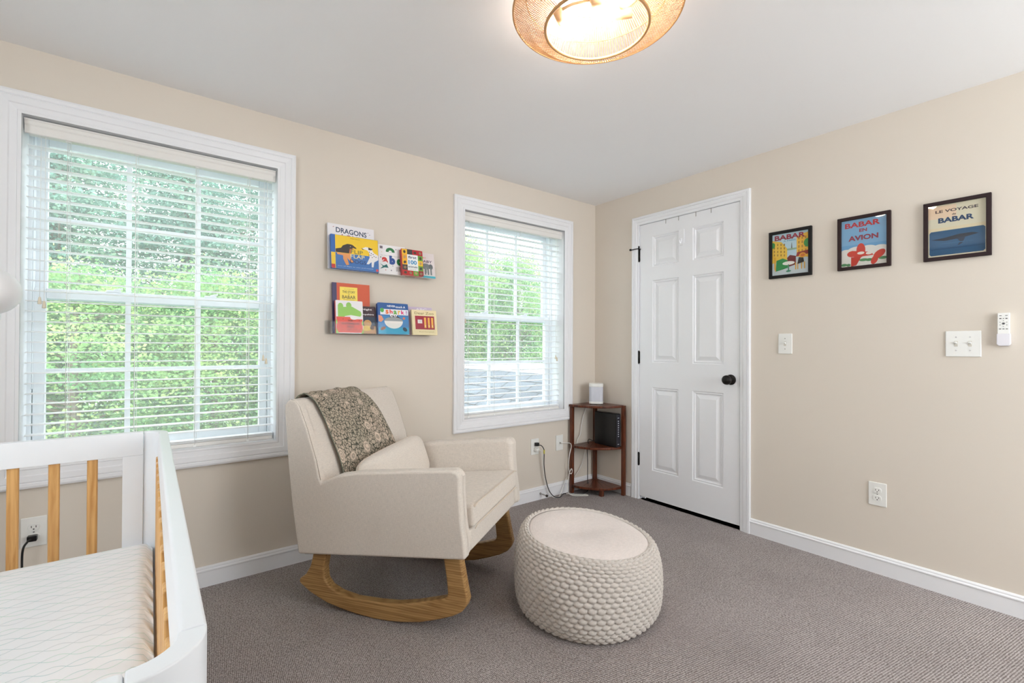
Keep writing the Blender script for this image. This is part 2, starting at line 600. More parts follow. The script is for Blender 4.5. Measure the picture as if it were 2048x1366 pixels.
wall_holes('wall_left', lambda a, z, d: (a, d, z), XL - 0.15, 0.15, -0.02, H + .02, [W1, W2], 0.0, 0.24, m_wall)
DR = (-1.218, -0.432, -0.02, 2.060)
wall_holes('wall_right', lambda a, z, d: (d, a, z), YB - 0.15, 0.0, -0.02, H + .02, [(DR[0], DR[1], 0.0, DR[3])], 0.0, 0.13, m_wall)
RW_ = (-1.5, -0.15, 0.80, 2.15)  # opening added for the rear fill light
wall_holes('wall_back', lambda a, z, d: (a, d, z), XL - 0.15, 0.13, -0.02, H + .02, [RW_], YB - 0.15, YB, m_wall)
wall_holes('wall_front', lambda a, z, d: (d, a, z), YB, 0.0, -0.02, H + .02, [(-2.5, -1.3, 1.0, 2.15)], XL - 0.15, XL, m_wall)  # opening added for the side fill light
tag(bx('floor', (XL - .15, YB - .15, -0.1), (0.9, 0.0, 0.0), m_carpet), kind='structure')
tag(bx('ceiling', (XL - .15, YB - .15, H), (0.15, 0.24, H + 0.1), m_ceil), kind='structure')
# hallway floor/wall beyond the closed door, so the gap under it is dark
tag(bx('wall_hall', (0.75, -1.8, -0.02), (0.8, 0.3, H), m_wall), kind='structure')

def casing(name, rect, fn, prof, mat, bottom=True):
    """mitred moulding swept round rect; prof = (outward, height) list; fn(a,z,height)"""
    a0, a1, z0, z1 = rect
    mb = M()
    if bottom:
        cs = [((a0, z0), (-1, -1)), ((a1, z0), (1, -1)), ((a1, z1), (1, 1)), ((a0, z1), (-1, 1))]
        N = 4
    else:
        cs = [((a0, z0), (-1, 0)), ((a0, z1), (-1, 1)), ((a1, z1), (1, 1)), ((a1, z0), (1, 0))]
        N = 3
    n = len(prof)
    vs = []
    for (a, z), (sx, sz) in cs:
        for u, h in prof:
            vs.append(fn(a + sx * u, z + sz * u, h))
    fs = []
    for c in range(N):
        d = (c + 1) % 4
        for k in range(n - 1):
            fs.append((c * n + k, c * n + k + 1, d * n + k + 1, d * n + k))
    mb.add(vs, fs)
    return tag(mb.build(name, mat, smooth=False), kind='structure')

PROF = [(-0.006, 0.0), (-0.006, 0.010), (0.004, 0.012), (0.006, 0.009), (0.010, 0.010), (0.026, 0.012), (0.030, 0.016),
        (0.052, 0.019), (0.056, 0.016), (0.059, 0.020), (0.070, 0.021), (0.078, 0.018), (0.078, 0.0)]
WX = lambda a, z, h: (a, -h, z)
DX = lambda a, z, h: (-h, a, z)
casing('trim_1', W1, WX, PROF, m_trim)
casing('trim_2', W2, WX, PROF, m_trim)
PROFD = [(0.0, -0.002), (0.0, 0.011), (0.004, 0.012), (0.018, 0.012), (0.022, 0.016), (0.040, 0.018), (0.044, 0.015), (0.047, 0.019), (0.058, 0.019), (0.062, 0.016), (0.062, 0.0)]
casing('trim_3', (-1.204, -0.445, 0.0, 2.0475), DX, PROFD, m_trim, bottom=False)

# jamb liners
def liner(name, r, y0, y1):
    mb = M(); t = 0.006
    mb.box((r[0] - .001, y0, r[2]), (r[0] + t, y1, r[3])); mb.box((r[1] - t, y0, r[2]), (r[1] + .001, y1, r[3]))
    mb.box((r[0], y0, r[2] - .001), (r[1], y1, r[2] + t)); mb.box((r[0], y0, r[3] - t), (r[1], y1, r[3] + .001))
    return tag(mb.build(name, m_trim), kind='structure')
liner('trim_4', W1, -0.004, 0.14)
liner('trim_5', W2, -0.004, 0.14)

# baseboards with a stepped top
BP = [(0, 0), (0.014, 0), (0.014, 0.070), (0.017, 0.073), (0.017, 0.078), (0.011, 0.082), (0.011, 0.088), (0.006, 0.093), (0, 0.094)]
def base(name, fn, a0, a1):
    return tag(M().prism(BP, fn, a0, a1).build(name, m_trim, smooth=False), kind='structure')
base('baseboard_left', lambda d, z, a: (a, -d, z), XL, 0.0)
base('baseboard_right', lambda d, z, a: (-d, a, z), YB, -1.266)
base('baseboard_corner', lambda d, z, a: (-d, a, z), -0.374, -0.014)

# ------------------------------------------------------------------ windows
def window(n, r):
    x0, x1, z0, z1 = r
    w = thing('window_%d' % n, None, None, ((x0 + x1) / 2, 0.18, z0), kind='structure')
    f = 0.018
    mb = M()
    for a, b in (((x0, .14, z0), (x0 + f, .235, z1)), ((x1 - f, .14, z0), (x1, .235, z1)), ((x0, .14, z0), (x1, .235, z0 + f)), ((x0, .14, z1 - f), (x1, .235, z1))):
        mb.box(a, b)
    mb.box((x0 + f, .146, z0 + .3), (x0 + f + .004, .225, z1)); mb.box((x1 - f - .004, .146, z0 + .3), (x1 - f, .225, z1))
    mb.build('window_frame', m_vinyl, w, bevel=0.002)
    def sash(nm, y0, y1, za, zb, rb, rt):
        s = 0.038; xa, xb = x0 + f + .002, x1 - f - .002
        mb = M()
        mb.box((xa, y0, za), (xa + s, y1, zb)); mb.box((xb - s, y0, za), (xb, y1, zb))
        mb.box((xa + s, y0, za), (xb - s, y1, za + rb)); mb.box((xa + s, y0, zb - rt), (xb - s, y1, zb))
        sh = mb.build(nm, m_vinyl, w, bevel=0.003)
        gx0, gx1, gz0, gz1 = xa + s, xb - s, za + rb, zb - rt
        g = M(); yc = (y0 + y1) / 2
        for k in (1, 2):
            xx = gx0 + (gx1 - gx0) * k / 3
            g.box((xx - .010, yc - .007, gz0), (xx + .010, yc + .007, gz1))
        zc = (gz0 + gz1) / 2
        g.box((gx0, yc - .0075, zc - .010), (gx1, yc + .0075, zc + .010))
        g.build('muntin_grid', m_vinyl, sh)
        M().box((gx0 - .004, yc + .009, gz0 - .004), (gx1 + .004, yc + .012, gz1 + .004)).build('glass_pane', m_glass, sh)
    sash('upper_sash', .190, .216, 1.325, z1 - f, .040, .038)
    sash('lower_sash', .156, .184, z0 + f, 1.372, .045, .042)
    lk = M()
    for fx in (.3, .7):
        xx = x0 + (x1 - x0) * fx
        lk.box((xx - .025, .150, 1.372), (xx + .025, .172, 1.380)); lk.tube([(xx, .158, 1.380), (xx + .03, .150, 1.388)], .004)
    lk.build('sash_lock', m_vinyl, w)
window(1, W1)
window(2, W2)

m_tas = plain('tassel_beige', (226, 214, 192), 0.5)
def blind(r, label, zph, cords, tassels, seed):
    x0, x1, z0, z1 = r
    x0 += .010; x1 -= .010
    t = thing('window_blind', label, 'window blind', ((x0 + x1) / 2, 0.05, z1 - .01), group=None)
    # moulded valance
    vp = [(0.026, 1.974), (0.022, 1.977), (0.020, 1.984), (0.020, 2.004), (0.016, 2.010), (0.016, 2.022), (0.012, 2.026), (0.012, 2.030), (0.026, 2.030)]
    M().prism(vp, lambda d, z, a: (a, d, z), x0, x1).build('valance', m_valance, t, smooth=False)
    bx('headrail', (x0 + .004, .032, 1.985), (x1 - .004, .092, 2.028), m_valance, t, .002)
    zb = 0.652
    n = int((1.965 - zph) / .0418) 
    zs = []
    k = -20
    while k < 40:
        z = zph + k * .0418
        if 0.70 < z < 1.955: zs.append(z)
        k += 1
    rng = random.Random(seed)
    sl = M()
    def slat(z, tilt=0.0):
        pts = []
        for j in range(7):
            d = -0.025 + 0.05 * j / 6
            pts.append((0.069 + d, z + 0.0022 * (1 - (d / .025) ** 2) + tilt * d))
        pts2 = [(a, b - .0026) for a, b in pts][::-1]
        sl.prism(pts + pts2, lambda d, zz, a: (a, d, zz), x0 + .003, x1 - .003)
    for z in zs: slat(z, rng.uniform(-.01, .03))
    for q in range(3): slat(zb + .0225 + q * .0045)
    sl.build('slats', m_blind, t, smooth=False)
    bx('bottom_rail', (x0 + .003, .044, zb), (x1 - .003, .094, zb + .018), m_valance, t, .003)
    lc = M()
    for c in cords:
        for y in (.042, .096):
            lc.tube([(c, y, zb + .01), (c, y, 1.99)], .0011, 5)
        lc.tube([(c + .008, .069, zb + .01), (c + .008, .069, 1.99)], .0009, 5)
        for z in zs:
            lc.tube([(c, .042, z - .002), (c, .096, z - .002)], .0008, 4, caps=False)
        lc.box((c - .006, .034, 1.972), (c + .010, .046, 1.986))
        lc.box((c - .006, .040, zb - .002), (c + .006, .0435, zb + .010))
    lc.build('ladder_cords', m_cord, t)
    for (cx, z) in tassels:
        for dx, dz in ((0, .018), (.013, .002)):
            pc = M().tube([(cx + dx, .030, 1.975), (cx + dx, .030, z + dz + .02)], .0011, 5).build('pull_cord', m_cord, t)
            M().lathe([(.002, .022), (.004, .018), (.006, 0), (.0068, -.006), (.004, -.008)], (cx + dx, .030, z + dz), 10).build('tassel', m_tas, t)
blind(W1, 'white slatted blind in the larger left window by the crib', 1.101, (-3.178, -2.957, -2.733, -2.513), ((-3.255, 1.285), (-2.447, 1.045)), 1)
blind(W2, 'white slatted blind in the window nearer the room corner', 1.091, (-1.205, -0.990, -0.755, -0.470), ((-1.252, 1.295), (-0.415, 1.03)), 2)

# ------------------------------------------------------------------ door
def door():
    t = thing('door_1', None, None, (0.0, -0.825, 0.0), kind='structure')
    y0, y1, zb, zt = -1.199, -0.452, 0.026, 2.044
    # columns measured from the hinge side (y decreasing)
    ys = [y1, -0.560, -0.774, -0.879, -1.095, y0]
    zs = [zb, 0.234, 0.841, 1.022, 1.622, 1.721, 1.945, zt]
    X0 = -0.004; mb = M()
    for i in range(5):
        for j in range(7):
            a, b, c, d = ys[i], ys[i + 1], zs[j], zs[j + 1]
            panel = i in (1, 3) and j in (1, 3, 5)
            if not panel:
                mb.add([(X0, a, c), (X0, b, c), (X0, b, d), (X0, a, d)], [(0, 1, 2, 3)])
            else:
                rings = []
                for ins, dp in ((0, 0), (.006, .006), (.013, .004), (.020, .012), (.026, .012), (.050, .003), (.054, .003)):
                    rings.append([(X0 + dp, a - ins, c + ins), (X0 + dp, b + ins, c + ins), (X0 + dp, b + ins, d - ins), (X0 + dp, a - ins, d - ins)])
                vs = [p for r in rings for p in r]; fs = []
                for r in range(len(rings) - 1):
                    for k in range(4):
                        fs.append((r * 4 + k, r * 4 + (k + 1) % 4, (r + 1) * 4 + (k + 1) % 4, (r + 1) * 4 + k))
                q = (len(rings) - 1) * 4
                fs.append((q, q + 1, q + 2, q + 3))
                mb.add(vs, fs)
    B = 0.034
    mb.add([(B, y1, zb), (B, y0, zb), (B, y0, zt), (B, y1, zt)], [(0, 1, 2, 3)])
    for (p, q) in (((y1, zb), (y0, zb)), ((y0, zb), (y0, zt)), ((y0, zt), (y1, zt)), ((y1, zt), (y1, zb))):
        mb.add([(X0, *p), (X0, *q), (B, *q), (B, *p)], [(0, 1, 2, 3)])
    slab = mb.build('door_slab', m_trim, t, smooth=False)
    # jamb
    jb = M()
    jb.box((0.0, -0.449, 0), (.125, -0.432, 2.060)); jb.box((0.0, -1.218, 0), (.125, -1.2015, 2.060)); jb.box((0.0, -1.218, 2.0465), (.125, -0.432, 2.060))
    jb.box((0.036, -0.470, 0), (.05, -0.449, 2.046)); jb.box((0.036, -1.2015, 0), (.05, -1.18, 2.046)); jb.box((0.036, -1.2, 2.03), (.05, -0.45, 2.046))
    jb.build('door_jamb', m_trim, t)
    kn = M()
    kx = lambda pr: [(r, -h) for r, h in pr]
    c = (X0, -1.143, 0.930)
    kn.lathe(kx([(.033, 0), (.033, .004), (.030, .008), (.016, .010), (.013, .014), (.012, .030), (.015, .036), (.026, .042), (.030, .050), (.029, .060), (.022, .066), (.010, .069), (.001, .0695)]), c, 28, axis='X')
    kn.build('door_knob', m_black, t)
    bx('latch_plate', (-.0035, -1.2008, .89), (.0, -1.1995, .955), m_slot, t)
    for zc in (1.822, 1.058, 0.300):
        h = M()
        h.tube([(-.008, -.4435, zc - .045), (-.008, -.4435, zc + .045)], .0065, 10)
        h.lathe([(.0045, -.050), (.0065, -.046)], (-.008, -.4435, zc), 10)
        h.lathe([(.0065, .045), (.0045, .050)], (-.008, -.4435, zc), 10)
        h.box((-.0055, -.4515, zc - .044), (-.001, -.437, zc + .044))
        h.build('hinge', m_black, t)
    st = M()
    st.tube([(-.010, -.4435, 1.874), (-.022, -.415, 1.872), (-.030, -.386, 1.868)], .0035, 8)
    st.tube([(-.010, -.4435, 1.866), (-.010, -.4435, 1.888)], .0055, 8)
    st.lathe([(.0045, 0), (.009, .004), (.009, .012), (.004, .015)], (-.034, -.385, 1.862), 12)
    st.lathe([(.002, .0), (.005, .004), (.002, .008)], (-.010, -.4435, 1.886), 10)
    st.tube([(-.006, -.4435, 1.868), (-.016, -.462, 1.866)], .004, 8)
    st.build('hinge_door_stop', m_black, t)
door()
for k, y in enumerate((-0.671, -0.773, -0.903, -1.011)):
    mb = M()
    mb.box((-.0062, y - .002, 2.016), (-.0048, y + .002, 2.0455)); mb.box((-.0062, y - .002, 2.0442), (.02, y + .002, 2.0458))
    o = mb.build('door_hook_strap', m_steel)
    tag(o, ('small metal strap hooked over the top of the white door, ' + ('closest to the hinges', 'second from the hinges', 'third from the hinges', 'closest to the knob side')[k]), 'hook', 'metal straps over the door top')
hk = thing('adhesive_hook', 'white plastic stick-on hook on the upper part of the door', 'hook', (-.004, -.797, 1.84))
M().prism([(-.022, 1.850), (-.012, 1.838), (.012, 1.838), (.022, 1.850), (.022, 1.945), (.014, 1.952), (-.014, 1.952), (-.022, 1.945)],
          lambda a, z, d: (-d, -.797 + a, z), .004, .011).build('backplate', m_trim, hk, bevel=.003)
M().tube(catmull([(-.010, -.797, 1.885), (-.016, -.797, 1.862), (-.026, -.797, 1.853), (-.033, -.797, 1.862), (-.034, -.797, 1.872)], 5), .006, 10).build('hook_arm', m_trim, hk)

# ------------------------------------------------------------------ wall plates
def plate_frame(t, fn, w, h, depth=.006):
    mb = M()
    mb.prism([(-w / 2, -h / 2), (w / 2, -h / 2), (w / 2, h / 2), (-w / 2, h / 2)], fn, 0.0, depth)
    return mb.build('cover_plate', m_plate, t, bevel=.0035, seg=2)
def FW(cx, cz): return lambda a, b, d: (cx + a, -d, cz + b)          # on the window wall
def FD(cy, cz): return lambda a, b, d: (-d, cy - a, cz + b)          # on the door wall
def outlet(label, fn, base_loc, plugs=()):
    t = thing('wall_outlet', label, 'electrical outlet', base_loc)
    plate_frame(t, fn, .075, .117)
    for s in (1, -1):
        cz = s * .0195
        pts = []
        for k in range(24):
            a = 2 * pi * k / 24
            pts.append((.0172 * cos(a), max(-.0135, min(.0135, .0172 * sin(a))) + cz))
        M().prism(pts, fn, .005, .0085).build('receptacle', m_plate, t, bevel=.0006, seg=1)
        sl = M()
        for x in (-.0065, .0065):
            sl.prism([(x - .0011, cz - .002), (x + .0011, cz - .002), (x + .0011, cz + .006), (x - .0011, cz + .006)], fn, .0086, .0089)
        sl.prism([(.0026 * cos(2 * pi * k / 10), cz - .0075 + .0026 * sin(2 * pi * k / 10)) for k in range(10)], fn, .0086, .0089)
        sl.build('slots', m_slot, t)
    M().prism([(.003 * cos(2 * pi * k / 10), .003 * sin(2 * pi * k / 10)) for k in range(10)], fn, .006, .0068).build('screw', m_steel, t)
    return t
def switch(label, fn, loc, n):
    t = thing('light_switch', label, 'light switch', loc)
    w = .075 if n == 1 else .118
    plate_frame(t, fn, w, .117)
    for k in range(n):
        cx = 0 if n == 1 else (-.023, .023)[k]
        M().prism([(cx - .006, -.0125), (cx + .006, -.0125), (cx + .006, .0125), (cx - .006, .0125)], fn, .0055, .0066).build('toggle_surround', plain('toggle_frame', (205, 200, 188), .5), t)
        tg = M()
        q = lambda a, b, d: fn(cx + a, b, d)
        up = 1
        tg.add([q(-.0045, -.004, .006), q(.0045, -.004, .006), q(.0045, .008, .006), q(-.0045, .008, .006), q(-.0038, .004, .018), q(.0038, .004, .018), q(.0038, .0095, .0165), q(-.0038, .0095, .0165)],
               [(0, 3, 2, 1), (4, 5, 6, 7), (0, 1, 5, 4), (1, 2, 6, 5), (2, 3, 7, 6), (3, 0, 4, 7)])
        tg.build('toggle', m_plate, t, bevel=.0008, seg=1)
        for z in (-.030, .030):
            M().prism([(cx + .0032 * cos(2 * pi * j / 10), z + .0032 * sin(2 * pi * j / 10)) for j in range(10)], fn, .006, .0069).build('screw', m_steel, t)
switch('single white toggle light switch on the wall beside the door', FD(-1.4615, 1.156), (0, -1.4615, 1.156), 1)
switch('double white toggle light switch plate beside the remote', FD(-2.207, 1.153), (0, -2.207, 1.153), 2)
outlet('white wall outlet low on the door wall below the pictures, nothing plugged in', FD(-1.8935, .397), (0, -1.8935, .397))
outlet('white wall outlet seen through the crib slats below the left window', FW(-3.26, .392), (-3.26, 0, .392))
outlet('white wall outlet with two plugs between the rocking chair and the cable jack', FW(-.653, .396), (-.653, 0, .396))
cj = thing('cable_jack', 'white wall plate with a cable jack beside the corner stand', 'wall plate', (-.403, 0, .395))
plate_frame(cj, FW(-.403, .395), .073, .117)
M().prism([(-.008, -.017), (.008, -.017), (.008, .017), (-.008, .017)], FW(-.403, .395), .005, .0075).build('jack_insert', m_plate, cj)
M().lathe([(.0055, 0), (.0055, -.012), (.004, -.016)], (-.403, -.007, .395), 10, axis='Y').build('connector', m_steel, cj)

# remote control in its wall cradle
rm = thing('remote_control', 'white ceiling fan style remote in a wall cradle right of the double switch', 'remote control', (-.004, -2.335, 1.15))
fr = lambda a, b, d: (-d, -2.335 - a, b)
M().prism([(-.0185, 1.156), (-.016, 1.150), (.016, 1.150), (.0185, 1.156), (.0185, 1.285), (-.0185, 1.285)], fr, .004, .020).build('remote_body', m_plate, rm, bevel=.002)
M().prism([(-.021, 1.150), (-.014, 1.143), (.014, 1.143), (.021, 1.150), (.021, 1.196), (-.021, 1.196)], fr, .0005, .023).build('wall_cradle', plain('cradle_grey', (228, 226, 232), .4), rm, bevel=.003)
M().box((-.0045, -2.353, 1.15), (-.0005, -2.317, 1.284)).build('cradle_back', m_plate, rm)
bt = M()
for (a, b, w, h) in [(-.009, 1.273, .007, .0025), (.009, 1.273, .007, .0025), (-.009, 1.261, .006, .004), (.009, 1.261, .006, .004), (0, 1.261, .003, .003), (-.010, 1.216, .006, .003), (0, 1.216, .006, .003), (.010, 1.216, .006, .003), (-.010, 1.233, .0025, .0025), (.010, 1.233, .0025, .0025), (-.010, 1.245, .0025, .0025), (.010, 1.245, .0025, .0025), (0, 1.2515, .003, .002), (0, 1.2265, .003, .002)]:
    bt.prism([(a - w / 2, b - h / 2), (a + w / 2, b - h / 2), (a + w / 2, b + h / 2), (a - w / 2, b + h / 2)], fr, .0202, .0207)
bt.prism([(.0045 * cos(2 * pi * k / 12), 1.239 + .0045 * sin(2 * pi * k / 12)) for k in range(12)], fr, .0202, .0210)
bt.build('buttons', plain('button_grey', (90, 90, 92), .5), rm)

# spring door stop on the skirting
ds = thing('door_stop', 'small metal spring door stop on the skirting board near the cords', 'door stop', (-.607, -.014, .045))
M().tube([(-.607 + .004 * cos(k * .9), -.016 - k * .0009, .045 + .004 * sin(k * .9)) for k in range(70)], .0012, 5).build('spring', m_steel, ds)
M().lathe([(.008, 0), (.009, -.004), (.004, -.008)], (-.607, -.013, .045), 12, axis='Y').build('base_cap', m_steel, ds)
M().lathe([(.005, 0), (.009, -.003), (.009, -.012), (.005, -.015)], (-.607, -.079, .045), 12, axis='Y').build('rubber_tip', plain('rubber_tip', (70, 66, 62), .7), ds)

# ------------------------------------------------------------------ framed pictures
def picture(label, y0, z0, w, h, fcol, paint):
    t = thing('framed_picture', label, 'framed picture', (0, y0 - w / 2, z0), group='framed pictures on the door wall')
    fw = .0165; d = .018
    mb = M()
    fn = lambda a, b, e: (-e, y0 - a, z0 + b)
    for pts in ([(0, 0), (w, 0), (w - fw, fw), (fw, fw)], [(w, 0), (w, h), (w - fw, h - fw), (w - fw, fw)], [(w, h), (0, h), (fw, h - fw), (w - fw, h - fw)], [(0, h), (0, 0), (fw, fw), (fw, h - fw)]):
        mb.prism(pts, fn, .001, d)
    mb.build('picture_frame', plain('dark_frame', fcol, .6, 0, .25), t, bevel=.0012, seg=1)
    M().box((-.006, y0 - fw + .002, z0 + fw - .002), (-.003, y0 - w + fw - .002, z0 + h - fw + .002)).build('backing_board', plain('backing', (200, 200, 196), .8), t)
    a = Art((-.0062, y0 - fw, z0 + fw), (0, -1, 0), (0, 0, 1), (-1, 0, 0), w - 2 * fw, h - 2 * fw, .7)
    paint(a)
    a.build('printed_picture', t)
    M().box((-.0125, y0 - fw, z0 + fw), (-.0115, y0 - w + fw, z0 + h - fw)).build('glass_pane', m_pane, t)

def pic_paris(a):
    a.rect(0, 0, 1, 1, (186, 214, 226))
    a.rect(0, 0, 1, .36, (200, 212, 216))
    a.poly([(0, .30), (.42, .36), (.42, .62), (.26, .80), (0, .86)], (236, 196, 70))
    a.poly([(1, .36), (.68, .40), (.68, .86), (.78, .92), (1, .95)], (240, 190, 60))
    for i in range(4):
        for j in range(4):
            a.rect(.04 + i * .095, .48 + j * .085 - i * .012, .075 + i * .095, .53 + j * .085 - i * .012, (170, 130, 50))
    for i in range(3):
        for j in range(4):
            a.rect(.72 + i * .09, .50 + j * .10, .76 + i * .09, .56 + j * .10, (190, 140, 50))
    a.poly([(.53, .62), (.56, .62), (.55, .74), (.545, .76), (.54, .74)], (110, 104, 90))
    a.rect(.42, .58, .68, .62, (150, 180, 150))
    a.poly([(.66, .40), (1, .44), (1, .53), (.70, .50)], (150, 50, 40))
    a.ell(.97, .70, .10, .10, (60, 150, 70)); a.ell(.02, .74, .06, .07, (60, 150, 70))
    a.poly([(.10, .10), (.44, .16), (.44, .34), (.30, .40), (.12, .36)], (30, 140, 70))
    a.poly([(.46, .18), (.66, .22), (.66, .42), (.50, .46), (.42, .40)], (110, 30, 34))
    a.poly([(.06, .14), (.10, .14), (.10, .44), (.05, .46)], (226, 170, 50))
    for x in (.08, .64, .70, .80, .88):
        a.rect(x, .10, x + .025, .26, (226, 170, 50))
    a.ell(.84, .42, .09, .06, (232, 170, 50)); a.ell(.84, .42, .06, .035, (210, 120, 50))
    a.poly([(.70, .22), (.88, .26), (.86, .36), (.74, .38)], (40, 36, 34))
    a.ell(.46, .27, .17, .045, (232, 234, 226)); a.rect(.445, .08, .475, .24, (40, 130, 100)); a.ell(.46, .08, .07, .02, (40, 130, 100))
    a.text('BABAR', .49, .905, .84, (150, 40, 60), .12, .03)
    a.text('A PARIS', .49, .81, .34, (70, 150, 180), .035, .01)
def pic_avion(a):
    a.rect(0, 0, 1, 1, (128, 176, 212))
    a.rect(0, .34, 1, .46, (108, 164, 208))
    for cx, cy, rx, ry in ((.1, .26, .2, .12), (.34, .32, .22, .10), (.6, .33, .2, .09), (.86, .28, .22, .12)):
        a.ell(cx, cy, rx, ry, (230, 228, 220))
    a.rect(0, 0, 1, .28, (228, 226, 218))
    for cx, cy, rx in ((.06, .05, .07), (.16, .04, .05), (.50, .12, .10), (.62, .11, .08), (.92, .12, .10)):
        a.ell(cx, cy, rx, .03, (80, 140, 90))
    a.ell(.44, .33, .10, .15, (206, 64, 46))
    a.poly([(.14, .29), (.24, .34), (.66, .27), (.72, .20), (.34, .19), (.20, .22)], (206, 64, 46))
    a.ell(.24, .27, .11, .065, (206, 64, 46))
    a.poly([(.22, .20), (.46, .20), (.34, .02), (.22, .0)], (196, 56, 40))
    a.ell(.84, .21, .15, .07, (206, 64, 46), rot=.7); a.ell(.74, .10, .07, .10, (206, 64, 46), rot=-.4)
    a.ell(.44, .27, .08, .03, (232, 226, 214)); a.ell(.62, .25, .07, .03, (232, 226, 214))
    a.text('BABAR', .47, .885, .78, (190, 50, 56), .11, .03)
    a.text('EN', .49, .755, .17, (170, 50, 56), .07, .03)
    a.text('AVION', .49, .60, .66, (150, 50, 66), .11, .035)
def pic_voyage(a):
    a.rect(0, 0, 1, 1, (222, 216, 190))
    a.rect(0, .74, .5, .98, (236, 210, 180))
    a.rect(0, .46, 1, .56, (226, 212, 176))
    c = (28, 84, 124)
    a.poly([(.02, .06), (.05, .03), (.95, .03), (.985, .06), (.985, .47), (.95, .50), (.05, .50), (.02, .47)], c)
    a.poly([(.05, .34), (.30, .36), (.55, .40), (.78, .40), (.88, .37), (.60, .32), (.30, .30)], (24, 34, 52))
    a.poly([(.50, .33), (.66, .34), (.60, .22), (.52, .18), (.56, .26)], (26, 46, 70))
    a.rect(.04, .14, .96, .16, (24, 72, 112)); a.rect(.2, .24, .8, .255, (38, 96, 136))
    a.text('LE VOYAGE', .50, .875, .74, (70, 58, 66), .055, .03, .0)
    a.text('de', .46, .795, .07, (40, 40, 50), .035, .02)
    a.text('BABAR', .49, .70, .62, (34, 66, 104), .10, .04)
picture('black framed print of a yellow street cafe scene, nearest to the door', -1.376, 1.538, .225, .273, (24, 22, 22), pic_paris)
picture('dark framed print of a red aeroplane in a blue sky, middle picture', -1.724, 1.541, .226, .276, (44, 28, 28), pic_avion)
picture('dark framed print with deep blue sea, rightmost of the three pictures', -2.073, 1.540, .226, .273, (46, 32, 34), pic_voyage)

# ------------------------------------------------------------------ acrylic ledges and books
def ledge(label, z):
    t = thing('acrylic_book_ledge', label, 'shelf', (-1.845, 0, z), group='clear acrylic picture ledges')
    x0, x1 = -2.155, -1.530
    pr = [(0.0, z + .075), (.0045, z + .075), (.0045, z + .0045), (.0955, z + .0045), (.0955, z + .068), (.100, z + .068), (.100, z), (0.0, z)]
    M().prism(pr, lambda d, zz, a: (a, -d, zz), x0, x1).build('shelf_tray', m_acrylic, t, smooth=False)
    for x in (x0 + .08, x1 - .08):
        M().lathe([(.005, 0), (.005, -.002), (.002, -.003)], (x, -.0046, z + .05), 12, axis='Y').build('screw', m_steel, t)
Z1, Z2 = 1.5445, 1.1965
ledge('upper clear acrylic ledge holding five picture books', Z1)
ledge('lower clear acrylic ledge holding six picture books', Z2)

def book(label, x0, x1, ztray, ztop, yb, yt, th, cover, spine, paint, roll=0.0, round_=0.0, spine_paint=None, board=False):
    """stands on the ledge and leans back; x grows to the right, local y into the wall"""
    z0 = ztray + .0050
    h = math.hypot(ztop - z0, yt - yb)
    th_ = atan2(yt - yb, ztop - z0)
    w = x1 - x0
    t = thing('picture_book', label, 'book', ((x0 + x1) / 2, yb, z0 + th * sin(th_) * 0.0 + abs(sin(th_)) * 0.0), (-th_, 0, 0), group='picture books on the clear ledges')
    mc = plain('book_cover', cover, .4); ms = plain('book_spine', spine, .4); mp = plain('page_edges', (240, 236, 226), .8)
    def outl(r):
        if r <= 0: return [(-w / 2, 0), (w / 2, 0), (w / 2, h), (-w / 2, h)]
        p = [(-w / 2, 0)]
        for cx, cz, a0 in ((w / 2 - r, r, -pi / 2), (w / 2 - r, h - r, 0), (-w / 2 + r, h - r, pi / 2)):
            for k in range(5): p.append((cx + r * cos(a0 + k * pi / 8), cz + r * sin(a0 + k * pi / 8)))
        return p
    fn = lambda a, b, d: (a, d, b)
    o = outl(round_)
    c = M()
    cv = .0022
    c.prism(o, fn, 0, cv, mc); c.prism(o, fn, th - cv, th, mc)
    c.prism([(-w / 2 - .0004, 0), (-w / 2 + .0025, 0), (-w / 2 + .0025, h - round_ * .5), (-w / 2 - .0004, h - round_ * .5)], fn, -.0002, th, ms)
    c.build('cover', None, t, world=False, smooth=False)
    i = .0015 if board else .003
    k = [(a * (w - 2 * i) / w, min(max(b, i), h - i)) for a, b in o]
    M().prism(k, fn, cv, th - cv).build('page_block', mp, t, world=False, smooth=False)
    a = Art((-w / 2, 0, 0), (1, 0, 0), (0, 0, 1), (0, -1, 0), w, h, .45)
    paint(a)
    if a.k: a.build('cover_print', t, world=False)
    return t

